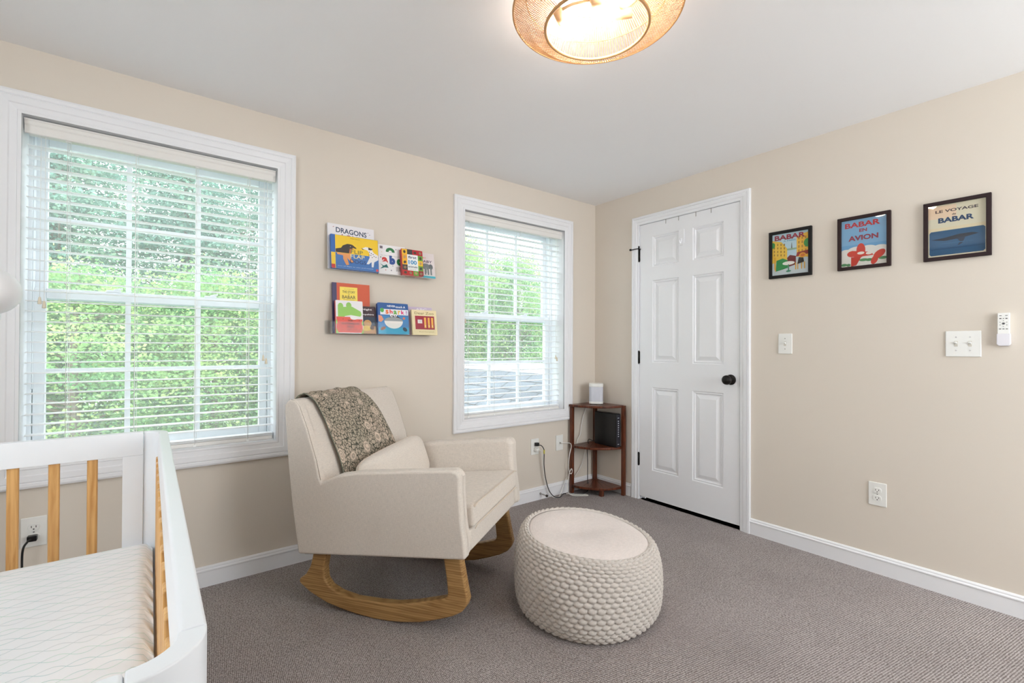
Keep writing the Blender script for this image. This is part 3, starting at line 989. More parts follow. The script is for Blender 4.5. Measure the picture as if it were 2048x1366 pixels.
def p_dragons(a):
    a.rect(.005, .005, .995, .995, (230, 228, 232))
    a.text('DRAGONS', .50, .86, .66, (36, 62, 92), .115, .022, -.05)
    a.text('LOVE', .50, .715, .42, (150, 50, 60), .13, .01, -.06)
    for x, y, c in ((.12, .93, (170, 90, 90)), (.9, .86, (150, 130, 160)), (.93, .70, (110, 120, 180)), (.86, .90, (180, 150, 150))):
        a.poly([(x - .02, y - .008), (x + .02, y), (x, y + .012)], c)
def p_dogs(a):
    a.rect(.005, .005, .995, .995, (56, 112, 182))
    a.rect(.085, .47, .995, .995, (240, 200, 40))
    a.rect(.0, .47, .085, .995, (40, 100, 176)); a.rect(0, .005, .085, .47, (240, 200, 50)); a.rect(.0, .005, .075, .12, (200, 50, 50))
    # dark dog
    a.poly([(.09, .48), (.09, .58), (.20, .62), (.24, .70), (.33, .76), (.40, .76), (.46, .70), (.38, .48)], (46, 36, 36))
    a.poly([(.36, .56), (.40, .68), (.52, .64), (.52, .67), (.44, .75), (.40, .76), (.34, .60)], (60, 44, 40))
    a.poly([(.36, .48), (.38, .62), (.50, .645), (.42, .60), (.40, .48)], (190, 110, 60))
    a.poly([(.22, .47), (.40, .47), (.38, .38), (.46, .22), (.42, .20), (.32, .34), (.36, .14), (.30, .12), (.24, .30), (.24, .40), (.12, .42), (.12, .47)], (224, 150, 90))
    a.ell(.395, .69, .008, .01, (250, 250, 250), 8)
    # spotted dog
    a.poly([(.64, .68), (.72, .74), (.84, .73), (.86, .66), (.90, .58), (.99, .52), (.99, .38), (.90, .30), (.88, .14), (.84, .14), (.84, .30), (.78, .22), (.73, .22), (.80, .42), (.80, .56), (.76, .64)], (236, 232, 232))
    a.poly([(.78, .74), (.88, .70), (.84, .66), (.78, .66)], (44, 36, 40))
    a.poly([(.62, .70), (.68, .66), (.66, .64)], (44, 36, 40))
    for x, y in ((.80, .60), (.84, .56), (.88, .54), (.83, .50), (.90, .48), (.86, .44), (.79, .50), (.94, .46)):
        a.ell(x, y, .011, .014, (50, 40, 46), 8)
    a.text('FLIP', .53, .545, .25, (90, 108, 70), .11, .0, -.02)
    a.text('FLAP', .54, .405, .30, (240, 224, 150), .11, .0, -.02)
    a.text('DOGS', .55, .25, .34, (24, 40, 84), .11, .0, -.02)
    a.text('Nikki Dyson', .50, .93, .2, (90, 80, 40), .03)
    a.text('lots of flaps to mix and match', .50, .08, .74, (200, 220, 240), .035)
    a.rect(.935, .02, .985, .09, (214, 70, 70))
def star(a, x, y, r, c):
    a.poly([(x + r * (1 if k % 2 == 0 else .4) * sin(k * pi / 5) * .8, y + r * (1 if k % 2 == 0 else .4) * cos(k * pi / 5)) for k in range(10)], c)
def p_abc(a):
    a.rect(.005, .005, .995, .995, (238, 236, 238))
    a.ell(.45, .79, .16, .13, (38, 120, 70), 16, 0, -.2, pi + .2)      # plain green arch stand-in
    a.ell(.45, .77, .06, .055, (238, 236, 238), 14, 0, 0, pi)
    a.rect(.08, .86, .18, .95, (120, 110, 120))
    star(a, .66, .88, .03, (40, 60, 110)); star(a, .10, .56, .035, (30, 100, 80)); star(a, .14, .74, .02, (220, 190, 60))
    star(a, .26, .14, .03, (200, 80, 70)); star(a, .46, .14, .035, (60, 60, 90)); star(a, .52, .30, .025, (60, 60, 90))
    a.text('The Very Hungry Caterpillar', .46, .63, .72, (120, 140, 120), .035)
    a.text('a', .24, .46, .21, (200, 54, 50), .23, .09); a.text('b', .51, .495, .21, (36, 76, 150), .31, .09); a.text('c', .76, .45, .19, (30, 124, 70), .23, .09)
    a.poly([(.06, .34), (.20, .28), (.30, .34), (.36, .22), (.22, .22), (.06, .16), (.16, .26)], (30, 110, 110))
    for k in range(7):
        a.rect(.64 + k * .035, .12 + (k % 2) * .01, .655 + k * .035, .28, (70, 60, 66))
def p_100(a):
    cols = [(190, 40, 40), (110, 160, 50), (236, 170, 50), (180, 34, 44), (90, 150, 60), (60, 60, 60), (236, 196, 50), (240, 190, 50), (90, 160, 70), (150, 40, 40), (240, 180, 40), (100, 160, 60), (200, 50, 50)]
    k = 0
    a.rect(.005, .005, .995, .995, (176, 36, 40))
    for i in range(4):
        for j in range(5):
            if i in (1, 2) and j in (1, 2, 3): continue
            x0, y0 = .04 + i * .24, .01 + j * .196
            a.rect(x0, y0, min(x0 + .24, .985), y0 + .196, cols[(k * 5 + i) % len(cols)])
            a.ell(x0 + .12, y0 + .095, .07, .05, ((70, 54, 40), (150, 120, 90), (60, 60, 64), (190, 150, 100))[k % 4], 10, .4 * k)
            k += 1
    a.rect(.27, .19, .76, .80, (236, 238, 238))
    a.text('first', .51, .70, .38, (34, 50, 90), .10, .02); a.text('100', .51, .51, .38, (40, 140, 190), .16, .03)
    a.text('animals', .51, .34, .42, (40, 50, 80), .07, .02); a.text('Roger Priddy', .51, .24, .3, (190, 70, 60), .025)
def p_baby(a):
    a.rect(.005, .005, .995, .995, (226, 216, 216))
    a.rect(.005, .005, .995, .09, (70, 176, 196))
    a.text('IS MY', .40, .80, .40, (220, 140, 110), .06, .02)
    a.text('BABY', .60, .66, .56, (90, 70, 100), .10, .02)
    g = (120, 128, 130)
    a.ell(.56, .46, .22, .12, g); a.ell(.80, .46, .10, .11, (104, 110, 114)); a.ell(.30, .44, .12, .12, (104, 110, 114))
    for x in (.34, .48, .62, .76): a.rect(x, .13, x + .075, .42, g)
    a.poly([(.53, .42), (.60, .42), (.585, .20), (.55, .20)], (140, 148, 150))
def p_story(a):
    a.rect(.005, .005, .995, .995, (206, 84, 44))
    a.rect(.0, .0, .11, 1, (60, 54, 96))
    a.rect(.19, .46, .66, .925, (246, 222, 90))
    a.text('Jean de Brunhoff', .43, .882, .26, (150, 130, 60), .02)
    a.text('THE STORY', .43, .828, .34, (60, 50, 30), .048, .012); a.text('OF', .43, .782, .05, (80, 70, 40), .02)
    a.text('BABAR', .43, .725, .36, (70, 64, 30), .065, .014); a.text('the little elephant', .43, .672, .3, (120, 104, 50), .022)
def p_seed(a):
    a.rect(.005, .005, .995, .995, (232, 230, 232))
    red = (224, 86, 72); gr = (146, 200, 92)
    a.poly([(.02, .02), (.98, .02), (.98, .44), (.70, .44), (.60, .50), (.02, .50)], red)
    a.poly([(.0, .0), (.0, .16), (.10, .0)], gr); a.poly([(1, .0), (1, .16), (.92, .0)], gr)
    a.rect(0, .28, .05, .40, gr); a.rect(.95, .26, 1, .38, gr)
    # plain green rounded stand-in
    a.poly([(.08, .50), (.08, .78), (.30, .80), (.60, .82), (.92, .68), (.95, .58), (.90, .52), (.55, .56), (.32, .52), (.32, .50)], gr)
    a.ell(.18, .82, .10, .10, gr); a.ell(.48, .85, .10, .10, gr)
    a.ell(.66, .48, .14, .06, (236, 234, 234))
    rg = random.Random(4)
    for k in range(34):
        x, y = rg.uniform(.08, .92), rg.uniform(.05, .46)
        if .2 < x < .85 and .20 < y < .40: continue
        a.ell(x, y, .013, .012, (40, 26, 26), 8)
    a.text('THE', .52, .385, .18, (60, 30, 30), .05, .02); a.text('WATERMELON', .52, .295, .68, (60, 30, 30), .06, .02)
    a.text('SEED', .52, .205, .26, (60, 30, 30), .05, .02); a.text('Greg Pizzoli', .54, .10, .36, (70, 34, 34), .035)
def p_night(a):
    a.rect(.005, .005, .995, .995, (56, 24, 34))
    a.rect(.005, .30, .995, .62, (26, 44, 66)); a.rect(.005, .005, .995, .28, (190, 140, 90)); a.rect(.005, .26, .8, .29, (200, 190, 180))
    a.ell(.66, .38, .16, .13, (200, 150, 90)); a.ell(.60, .20, .22, .10, (226, 190, 80)); a.ell(.84, .22, .09, .07, (90, 60, 46))
    a.text('Good Night', .40, .88, .92, (232, 226, 226), .085, .015); a.text('New Hampshire', .44, .70, .98, (232, 226, 226), .075, .015)
def p_shark(a):
    a.rect(.005, .005, .995, .995, (24, 84, 152))
    a.rect(.005, .005, .995, .60, (60, 130, 190)); a.rect(.005, .005, .995, .22, (40, 160, 200))
    a.rect(.08, .62, .99, .80, (228, 232, 240))
    a.text('NEVER', .44, .90, .26, (236, 240, 244), .06, .02); a.text('touch A', .74, .885, .32, (236, 240, 244), .07, .02)
    for ch, x, y, c, w in (('s', .30, .71, (230, 110, 40), .10), ('h', .43, .725, (220, 60, 60), .10), ('a', .56, .70, (90, 160, 50), .11), ('r', .69, .70, (236, 180, 40), .08), ('k', .81, .715, (220, 50, 120), .11), ('!', .93, .71, (150, 60, 160), .03)):
        a.text(ch, x, y, w, c, .13, .04)
    a.ell(.14, .76, .06, .07, (80, 170, 70))
    a.poly([(.02, .60), (.12, .58), (.18, .46), (.10, .38), (.02, .40)], (226, 150, 120))
    a.poly([(.34, .52), (.46, .62), (.56, .62), (.70, .54), (.80, .44), (.22, .44)], (40, 40, 46))
    a.ell(.50, .42, .30, .13, (150, 156, 158), 24, 0, 0, pi)
    a.ell(.50, .42, .30, .24, (232, 230, 226), 24, 0, pi, 2 * pi)
    a.ell(.44, .60, .05, .045, (240, 240, 240)); a.ell(.56, .60, .05, .045, (240, 240, 240)); a.ell(.45, .59, .02, .02, (20, 20, 24)); a.ell(.56, .59, .02, .02, (20, 20, 24))
    a.ell(.15, .18, .09, .05, (150, 100, 80), rot=.4); a.ell(.86, .16, .08, .06, (30, 60, 80), rot=-.6); a.ell(.84, .52, .04, .04, (214, 120, 80))
def p_lilac(a):
    a.rect(.005, .005, .995, .995, (206, 190, 214))
    a.text('ABC', .58, .91, .44, (236, 232, 240), .10, .02)
    for k in range(12): a.ell(.05, .08 + k * .075, .012, .010, (60, 50, 70), 8)
def p_zoo(a):
    a.rect(.005, .005, .995, .995, (236, 220, 176))
    a.text('Dear Zoo', .50, .87, .78, (150, 130, 80), .10, .01)
    a.rect(.12, .22, .90, .76, (160, 30, 54))
    a.rect(.22, .46, .40, .61, (232, 224, 220)); a.text('TO THE', .31, .565, .10, (90, 80, 80), .018); a.text('ZOO', .31, .525, .08, (90, 80, 80), .018)
    for x in (.48, .63, .77): a.rect(x, .28, x + .08, .70, (240, 180, 80)); 
    for x in (.50, .65, .79): a.ell(x + .02, .36, .015, .04, (250, 230, 180), 8)
    a.text('Rod Campbell', .56, .12, .60, (176, 156, 100), .06)

book('tall white picture book with blue DRAGONS title at the back of the upper ledge', -2.150, -1.892, Z1, 1.800, -.042, -.020, .010, (230, 228, 232), (214, 214, 220), p_dragons)
book('blue and yellow wide picture book with two dogs, front left on the upper ledge', -2.142, -1.880, Z1, 1.735, -.072, -.052, .020, (56, 112, 182), (40, 100, 176), p_dogs)
book('white abc board book with stars and a dark spine, middle of the upper ledge', -1.874, -1.704, Z1, 1.722, -.050, -.028, .018, (238, 236, 238), (30, 30, 34), p_abc, board=True)
book('red green and yellow board book reading first 100 animals on the upper ledge', -1.746, -1.606, Z1, 1.708, -.084, -.062, .018, (176, 36, 40), (160, 30, 36), p_100, round_=.014, board=True)
book('pale board book with grey elephant and blue lower band, upper ledge', -1.650, -1.512, Z1, 1.706, -.058, -.030, .013, (226, 216, 216), (200, 190, 190), p_baby, board=True)
book('orange hardback with yellow title label and dark spine, tallest on the lower ledge', -2.122, -1.915, Z2, 1.480, -.038, -.018, .011, (206, 84, 44), (56, 50, 90), p_story)
book('red board book with black seeds and a green head, left front of the lower ledge', -2.119, -1.971, Z2, 1.380, -.082, -.063, .015, (232, 230, 232), (200, 60, 60), p_seed, board=True, round_=.006)
book('dark night-time board book half hidden behind the red watermelon book', -2.030, -1.890, Z2, 1.356, -.060, -.042, .014, (56, 24, 34), (40, 20, 30), p_night, board=True, round_=.004)
book('blue board book with shark! title and a grey shark mouth, lower ledge', -1.886, -1.698, Z2, 1.382, -.084, -.062, .020, (24, 84, 152), (30, 70, 140), p_shark, board=True, round_=.012)
book('lilac spiral bound book behind the cream zoo book, lower ledge', -1.692, -1.520, Z2, 1.372, -.044, -.022, .014, (206, 190, 214), (190, 176, 200), p_lilac)
book('cream board book with a dark red square reading Dear Zoo, lower ledge', -1.674, -1.510, Z2, 1.352, -.082, -.060, .014, (236, 220, 176), (226, 210, 166), p_zoo, board=True)

# ------------------------------------------------------------------ rocking chair
CA = atan2(-.8232, .5677)
KC = .966
fx, fy = -1.962 - .43 * .5677 + .367 * .8232, -1.1342 + .43 * .8232 + .367 * .5677
CH = thing('rocking_chair', 'cream upholstered rocking armchair with wooden rockers between the windows', 'rocking chair', (fx, fy, 0), (0, 0, CA))
U0, S0 = .43, .367
def CL(u, z, s): return (KC * u + U0, KC * s - S0, KC * z + .0384)      # chair space: u forward from the front edge, s across, z up
WW = .759
# back: full width, curved front face
back = [(-.80, .216), (-.815, .30), (-.838, .437), (-.860, .618), (-.880, .840), (-.878, .866), (-.866, .886), (-.846, .895), (-.820, .888), (-.799, .866), (-.757, .772), (-.707, .632), (-.678, .53), (-.655, .42), (-.64, .33), (-.63, .235)]
M().prism(back, CL, .03, WW - .03).build('backrest', m_chair, CH, world=False, bevel=.006, seg=2)
side = [(-.80, .216), (-.815, .30), (-.838, .437), (-.860, .618), (-.880, .840), (-.878, .866), (-.866, .886), (-.846, .895), (-.820, .888), (-.799, .866), (-.757, .772), (-.707, .632), (-.690, .560), (-.678, .538), (-.655, .552),
        (-.60, .578), (-.503, .597), (-.30, .619), (-.062, .643), (-.040, .637), (-.030, .615), (-.030, .56), (-.022, .45), (-.010, .37), (-.004, .300)]
for s0, s1 in ((0.0, .050), (WW - .050, WW)):
    M().prism(side, CL, s0, s1).build('side_panel', m_chair, CH, world=False, bevel=.016, seg=4)
for s0, s1 in ((.012, .080), (WW - .080, WW - .012)):
    mb = M()
    # cross-section swept over the side profile: a soft, slightly bulging arm
    pr = [(-.795, .214), (-.004, .300), (-.010, .37), (-.022, .45), (-.030, .56), (-.030, .615), (-.040, .637), (-.062, .643), (-.30, .619), (-.503, .597), (-.60, .578), (-.655, .552), (-.700, .520), (-.74, .40)]
    mb.prism(pr, CL, s0, s1)
    mb.build('armrest', m_chair, CH, world=False, bevel=.024, seg=5)
# seat deck, apron and dark underside
M().prism([(-.70, .226), (-.010, .302), (-.018, .392), (-.64, .325)], CL, .078, WW - .078).build('seat_base', m_chair, CH, world=False, bevel=.012, seg=3)
M().prism([(-.78, .212), (-.03, .294), (-.03, .300), (-.78, .218)], CL, .02, WW - .02).build('dust_cover', plain('dust_cover_black', (40, 38, 38), .9), CH, world=False)
# seat cushion with domed top
def cush(i, j):
    NU, NV = 26, 26
    return None
cu = M()
NU, NS = 24, 28
def ctop(i, j):
    a, b = i / (NU - 1), j / (NS - 1)
    u = -.655 + (.655 - .006) * a; s = .084 + (WW - .168) * b
    ed = (1 - abs(2 * a - 1) ** 6) * (1 - abs(2 * b - 1) ** 8)
    z = .408 + .078 * a + .012 * ed + .004 * sin(9 * a + 4 * b) * ed
    return CL(u, z, s)
def cbot(i, j):
    a, b = i / (NU - 1), j / (NS - 1)
    u = -.655 + (.655 - .002) * a; s = .084 + (WW - .168) * b
    return CL(u, .322 + .074 * a, s)
top = [ctop(i, j) for j in range(NS) for i in range(NU)]
bot = [cbot(i, j) for j in range(NS) for i in range(NU)]
vs = top + bot; N = NU * NS; fs = []
for j in range(NS - 1):
    for i in range(NU - 1):
        q = (j * NU + i, j * NU + i + 1, (j + 1) * NU + i + 1, (j + 1) * NU + i)
        fs.append(q); fs.append(tuple(k + N for k in q)[::-1])
for i in range(NU - 1):
    for j in (0, NS - 1): fs.append((j * NU + i, j * NU + i + 1, N + j * NU + i + 1, N + j * NU + i))
for j in range(NS - 1):
    for i in (0, NU - 1): fs.append((j * NU + i, (j + 1) * NU + i, N + (j + 1) * NU + i, N + j * NU + i))
cu.add(vs, fs, None, True)
cush_o = cu.build('seat_cushion', m_chair, CH, world=False, bevel=.014, seg=4)
# piping / seams
m_pipe = plain('piping', (214, 200, 184), .9)
pp = M()
for z, uu in ((.486, -.002), (.399, .001)):
    pp.tube([CL(uu, z + (.002 if 0 < k < 20 else -.006), .092 + (WW - .184) * k / 20) for k in range(21)], .0024, 6)
pp.build('cushion_piping', m_pipe, CH, world=False)
seam = plain('seam_thread', (168, 158, 146), .9)
bs = [(-.846, .8965), (-.822, .889), (-.801, .867), (-.759, .773), (-.709, .633), (-.688, .555), (-.690, .528)]
for s in (.006, WW - .006):
    M().tube([CL(u + .001, z - .004, s) for u, z in bs], .0016, 5).build('seam', seam, CH, world=False)
# rockers
RO = [(-.740, .30), (-.744, .245), (-.750, .210), (-.762, .171), (-.784, .135), (-.814, .112), (-.821, .100), (-.812, .088), (-.761, .058), (-.672, .026), (-.577, .010), (-.505, .003), (-.440, .0), (-.37, .002), (-.309, .008), (-.224, .023), (-.142, .049), (-.082, .072), (-.044, .095), (-.024, .120), (-.017, .144), (-.032, .213), (-.052, .315)]
RI = [(-.126, .315), (-.110, .219), (-.104, .162), (-.106, .148), (-.118, .138), (-.163, .124), (-.246, .099), (-.332, .080), (-.419, .072), (-.53, .068), (-.61, .079), (-.660, .098), (-.685, .126), (-.690, .171), (-.681, .215), (-.672, .30)]
CR_ = lambda u, z, s: (u + U0, s - S0, z)
for s0 in (.058, .633):
    M().prism(RO + RI, CR_, s0, s0 + .042).build('rocker', m_oak, CH, world=False, bevel=.008, seg=3)

# blanket over the back
NBu, NBs = 70, 60
path = [(-.645, .40), (-.655, .46), (-.672, .55), (-.690, .62), (-.722, .70), (-.750, .775), (-.772, .83), (-.792, .872), (-.812, .893), (-.838, .9045), (-.862, .900), (-.883, .880), (-.892, .84), (-.884, .76), (-.876, .68), (-.868, .60)]
pc = catmull([Vector((a, b, 0)) for a, b in path], 5)
L = len(pc)
nrm = []
for k in range(L):
    t_ = (pc[min(k + 1, L - 1)] - pc[max(k - 1, 0)]).normalized()
    nrm.append(Vector((t_.y, -t_.x, 0)) * (1))
bl = thing('throw_blanket', 'green grey and beige floral throw blanket draped over the rocking chair back', 'blanket', (fx - .35 * .5677, fy + .35 * .8232, .6), (0, 0, CA))
def blk(i, j):
    f = j / (NBs - 1); k = i
    tt = k / (L - 1)
    zz = pc[k].y
    s_near = .135 - .060 * min(1, tt / .52) ** 1.5
    s_far = .605 - .165 * min(1, tt / .50) ** 2.2
    s = s_near + (s_far - s_near) * f
    wv = .0016 * sin(f * 17 + tt * 7) + .0010 * sin(f * 41 + 3 * tt)
    lift = .0095 + wv if tt < .62 else .006 + .3 * wv
    fold = .006 * math.exp(-((f - .80 + .25 * tt) / .05) ** 2)
    n_ = nrm[k]
    u = pc[k].x + n_.x * (lift + fold); z = pc[k].y + n_.y * (lift + fold)
    return CL(u, z, s)
bm_ = M().grid(L, NBs, blk, None, True)
XFc = XF[CH.name]
bm_.v = [tuple(XFc @ Vector(v)) for v in bm_.v]
bo = bm_.build('woven_cloth', m_blanket, bl, solid=.005)
uvl = bo.data.uv_layers.new(name='UVMap')
for p_ in bo.data.polygons:
    for li in p_.loop_indices:
        vi = bo.data.loops[li].vertex_index
        i, j = vi % L, vi // L
        uvl.data[li].uv = (j / (NBs - 1) * .45, i / (L - 1) * .95)
# fringe hem along the near edge
hm = M()
hm.tube([XFc @ Vector(blk(i, 0)) for i in range(L)], .0022, 6)
hm.tube([XFc @ Vector(blk(i, NBs - 1)) for i in range(L)], .0022, 6)
hm.build('hem', plain('hem_green', (112, 118, 104), .95), bl)

# lumbar pillow
pil = M()
NP, NQ = 40, 24
pc0 = Vector(CL(-.565, .535, .405))
def pill(i, j):
    a = -pi + 2 * pi * i / NP; b = -pi / 2 + pi * j / (NQ - 1)
    def sp(v, e): return math.copysign(abs(v) ** e, v)
    x = .250 * sp(cos(b), .50) * sp(cos(a), .50)
    y = .108 * sp(cos(b), .50) * sp(sin(a), .50) * (.86 + .22 * x / .25)
    z = .060 * sp(sin(b), 1.0)
    pinch = 1 - .18 * (abs(x) / .25) ** 4
    corner = 1 + .09 * (abs(x) / .25) ** 3 * (abs(y) / .108) ** 3
    wr = 1 + .03 * sin(x * 60) * (abs(x) / .25) ** 3
    # local: x across (s), y up the back, z thickness forward
    tl = radians(20)
    yy = y * corner * wr; zz = z * pinch
    u = pc0.x + zz * cos(tl) - yy * sin(tl); zz2 = pc0.z + yy * cos(tl) + zz * sin(tl)
    yaw = .10
    return (u + x * yaw, pc0.y + x * corner, zz2 + .02 * x)
pil.grid(NP, NQ, pill, None, True, wrap=True)
pt = thing('lumbar_pillow', 'small cream lumbar pillow on the rocking chair seat', 'pillow', (XFc @ pc0)[:], (0, 0, CA))
pil.v = [tuple(XFc @ Vector(v)) for v in pil.v]
pil.build('pillow_cover', m_chair, pt)
pm = M().tube([XFc @ Vector(pill(i, NQ // 2)) for i in range(NP)], .0022, 6, closed=True)
pm.build('pillow_seam', m_pipe, pt)

# ------------------------------------------------------------------ pouf
PO = (-1.364, -1.188)
pf = thing('knit_pouf', 'round cream knitted pouf footstool on the carpet in front of the chair', 'pouf', (PO[0], PO[1], 0))
m_knit = fabric('cream_yarn', (218, 210, 203), (188, 182, 175), 300, .2)
NR, NC = 23, 58
cs, rs = 9, 7
nu, nv = NC * cs, NR * rs + 1
def prof_pouf(t):     # t 0 bottom .. 1 top edge of the knit: radius, height
    pts = [(0.235, 0.006), (.285, .012), (.304, .045), (.311, .10), (.314, .16), (.311, .215), (.300, .262), (.286, .294), (.262, .311)]
    x = t * (len(pts) - 1); k = min(int(x), len(pts) - 2); f = x - k
    P = [pts[max(k - 1, 0)], pts[k], pts[k + 1], pts[min(k + 2, len(pts) - 1)]]
    def cr(a): return .5 * (2 * P[1][a] + (-P[0][a] + P[2][a]) * f + (2 * P[0][a] - 5 * P[1][a] + 4 * P[2][a] - P[3][a]) * f * f + (-P[0][a] + 3 * P[1][a] - 3 * P[2][a] + P[3][a]) * f ** 3)
    return cr(0), cr(1)
ua = atan2(CAM[1] - PO[1], CAM[0] - PO[0])     # the camera side
def pouf_warp(r, z, a):
    lump = 1 + .012 * sin(2 * a + .6) + .008 * sin(3 * a + 2 + z * 9) + .006 * sin(5 * a + z * 16)
    # top slopes down on one side
    tilt = .030 * cos(a - 2.3) * (r / .3) * max(0, z / .33) ** 1.5
    sag = -.010 * math.exp(-((a % (2 * pi) - 5.6) / .25) ** 2) * max(0, 1 - abs(z - .2) / .12)
    rr = r * lump + sag
    return (PO[0] + rr * cos(a), PO[1] + rr * sin(a), z + tilt)
def pk(i, j):
    a = 2 * pi * i / nu
    t = j / (nv - 1)
    row = j / rs
    best = 0.0
    rk0 = math.floor(row)
    for rk in (rk0 - 1, rk0, rk0 + 1):
        dy = (row - rk - .5) / .62
        col = i / cs + (.5 if rk % 2 else 0)
        dx = (col - math.floor(col) - .5) / .57
        q = 1 - dx * dx - dy * dy
        if q > 0: best = max(best, math.sqrt(q))
    hgt = .015 * best * min(1.0, (1 - t) * 22 + .1)
    r, z = prof_pouf(t)
    r2, z2 = prof_pouf(min(1, t + .02)); r1, z1 = prof_pouf(max(0, t - .02))
    tx, tz = r2 - r1, z2 - z1
    l_ = math.hypot(tx, tz) or 1
    return pouf_warp(r + hgt * tz / l_, z - hgt * tx / l_, a)
M().grid(nu, nv, pk, None, True, wrap=True).build('knitted_side', m_knit, pf)
m_ptop = fabric('cream_top_yarn', (232, 222, 217), (214, 205, 200), 500, .12)
def ptop(i, j):
    rr = .274 * (1 - j / 60) + .0005
    a = 2 * pi * i / 160
    dome = .017 * (1 - (rr / .274) ** 7) + .006 * (1 - (rr / .274) ** 2) - .036 * math.exp(-((rr * cos(a) + .03) ** 2 + (rr * sin(a) - .05) ** 2) / .012)
    ridge = .0012 * sin(rr * 2 * pi / .0085)
    p = pouf_warp(rr, .3055 + dome + ridge, a)
    return p
M().grid(160, 61, ptop, None, True, wrap=True).build('crochet_top', m_ptop, pf, fixn=True)
M().lathe([(.001, .004), (.236, .004), (.240, .010), (.001, .012)], (PO[0], PO[1], 0), 40).build('bottom_panel', m_ptop, pf)

# ------------------------------------------------------------------ corner stand
st = thing('corner_stand', 'reddish brown three-tier wooden corner shelf stand beside the door', 'corner shelf', (-.15, -.15, 0))
C0 = (-.024, -.024)
def quarter(R, n=14):
    pts = [(C0[0] + .002, C0[1] + .002)]
    for k in range(n + 1):
        a = pi + (pi / 2) * k / n
        pts.append((C0[0] + R * cos(a), C0[1] + R * sin(a)))
    return pts
m_gap = plain('stand_groove', (44, 20, 12), .6)
for z, R in ((.670, .300), (.352, .286), (.046, .286)):
    sh = M().prism(quarter(R), lambda a, b, d: (a, b, d), z, z + .018).build('shelf', m_cherry, st, bevel=.003)
    g = M()
    for k in range(1, 8):
        a = pi + pi / 2 * k / 8
        dx, dy = cos(a), sin(a)
        r0, r1 = (.05 if k != 4 else .03), R - .022
        px, py = -dy * .0012, dx * .0012
        z2 = z + .0183
        p, q = (C0[0] + dx * r0, C0[1] + dy * r0), (C0[0] + dx * r1, C0[1] + dy * r1)
        g.add([(p[0] - px, p[1] - py, z2), (q[0] - px, q[1] - py, z2), (q[0] + px, q[1] + py, z2), (p[0] + px, p[1] + py, z2)], [(0, 1, 2, 3)])
    g.build('slat_gaps', m_gap, sh)
def post(x, y, z0, z1, w=.013):
    M().box((x - w, y - w, z0), (x + w, y + w, z1)).build('leg', m_cherry, st, bevel=.002)
post(-.300, -.036, 0, .686); post(-.036, -.325, 0, .686); post(-.036, -.036, 0, .670); 
fm = M(); 
a = radians(225)
fm.box((-.200, -.252, 0), (-.172, -.224, .046)); fm.build('foot', m_cherry, st, bevel=.002)

sp = thing('smart_speaker', 'small white rounded speaker on top of the corner stand', 'speaker', (-.135, -.135, .688), (0, 0, radians(42)))
def rsq(w, r, n=6):
    p = []
    for cx, cy, a0 in ((w - r, w - r, 0), (-w + r, w - r, pi / 2), (-w + r, -w + r, pi), (w - r, -w + r, 1.5 * pi)):
        for k in range(n + 1): p.append((cx + r * cos(a0 + k * pi / 2 / n), cy + r * sin(a0 + k * pi / 2 / n)))
    return p
f3 = lambda a, b, d: (a, b, d)
M().prism(rsq(.055, .032), f3, .004, .022, smooth=False).build('base_band', m_plate, sp, world=False, bevel=.004)
M().prism(rsq(.0535, .031), f3, .022, .136).build('grille', plain('grille_grey', (205, 207, 216), .7), sp, world=False, smooth=False)
M().prism(rsq(.055, .032), f3, .136, .162).build('top_cap', m_plate, sp, world=False, bevel=.004)
M().prism(rsq(.048, .028), f3, 0, .004).build('rubber_foot', m_dark, sp, world=False)

md = thing('internet_modem', 'black upright internet modem with white indicator marks on the middle shelf', 'modem', (-.085, -.21, .3705))
M().box((-.112, -.318, .3705), (-.064, -.098, .626)).build('housing', m_dark, md, bevel=.006, seg=3)
M().box((-.110, -.3195, .376), (-.066, -.317, .620)).build('front_panel', plain('modem_panel', (34, 34, 44), .3), md, bevel=.002)
m_ind = plain('indicator_white', (225, 228, 235), .5)
for k in range(8):
    bx('indicator', (-.094, -.3202, .452 + k * .0165), (-.084, -.3194, .458 + k * .0165), m_ind, md)
for z in (.593, .394):
    bx('badge', (-.098, -.3202, z), (-.081, -.3194, z + .0035), m_ind, md)

# cords
m_wc = plain('white_cord', (226, 224, 220), .5); m_bc = plain('black_cord', (26, 26, 28), .5); m_yel = plain('yellow_tag', (208, 196, 80), .6)
def cord(name, label, pts, r, m, plug=None, cat='cord'):
    t = thing(name, label, cat, tuple(pts[0]))
    M().tube(catmull(pts, 7), r, 8).build('cable', m, t)
    if plug:
        a, b, pm_ = plug
        M().box(a, b).build('plug', pm_, t, bevel=.003)
    return t
b1 = cord('power_cord', 'black power cord from the upper socket running to the corner stand', [(-.648, -.028, .412), (-.630, -.050, .408), (-.612, -.058, .380), (-.598, -.045, .34), (-.590, -.036, .25), (-.572, -.036, .15), (-.545, -.045, .06), (-.505, -.06, .012), (-.46, -.075, .006), (-.42, -.070, .022), (-.36, -.06, .006), (-.26, -.12, .005), (-.19, -.105, .02), (-.185, -.095, .10), (-.18, -.09, .22), (-.185, -.09, .33)], .0032, m_bc,
          ((-.662, -.034, .403), (-.634, -.0088, .428), m_dark))
M().tube([(-.609, -.058, .375), (-.603, -.050, .355), (-.600, -.047, .345)], .0055, 8).build('yellow_tag', m_yel, b1)
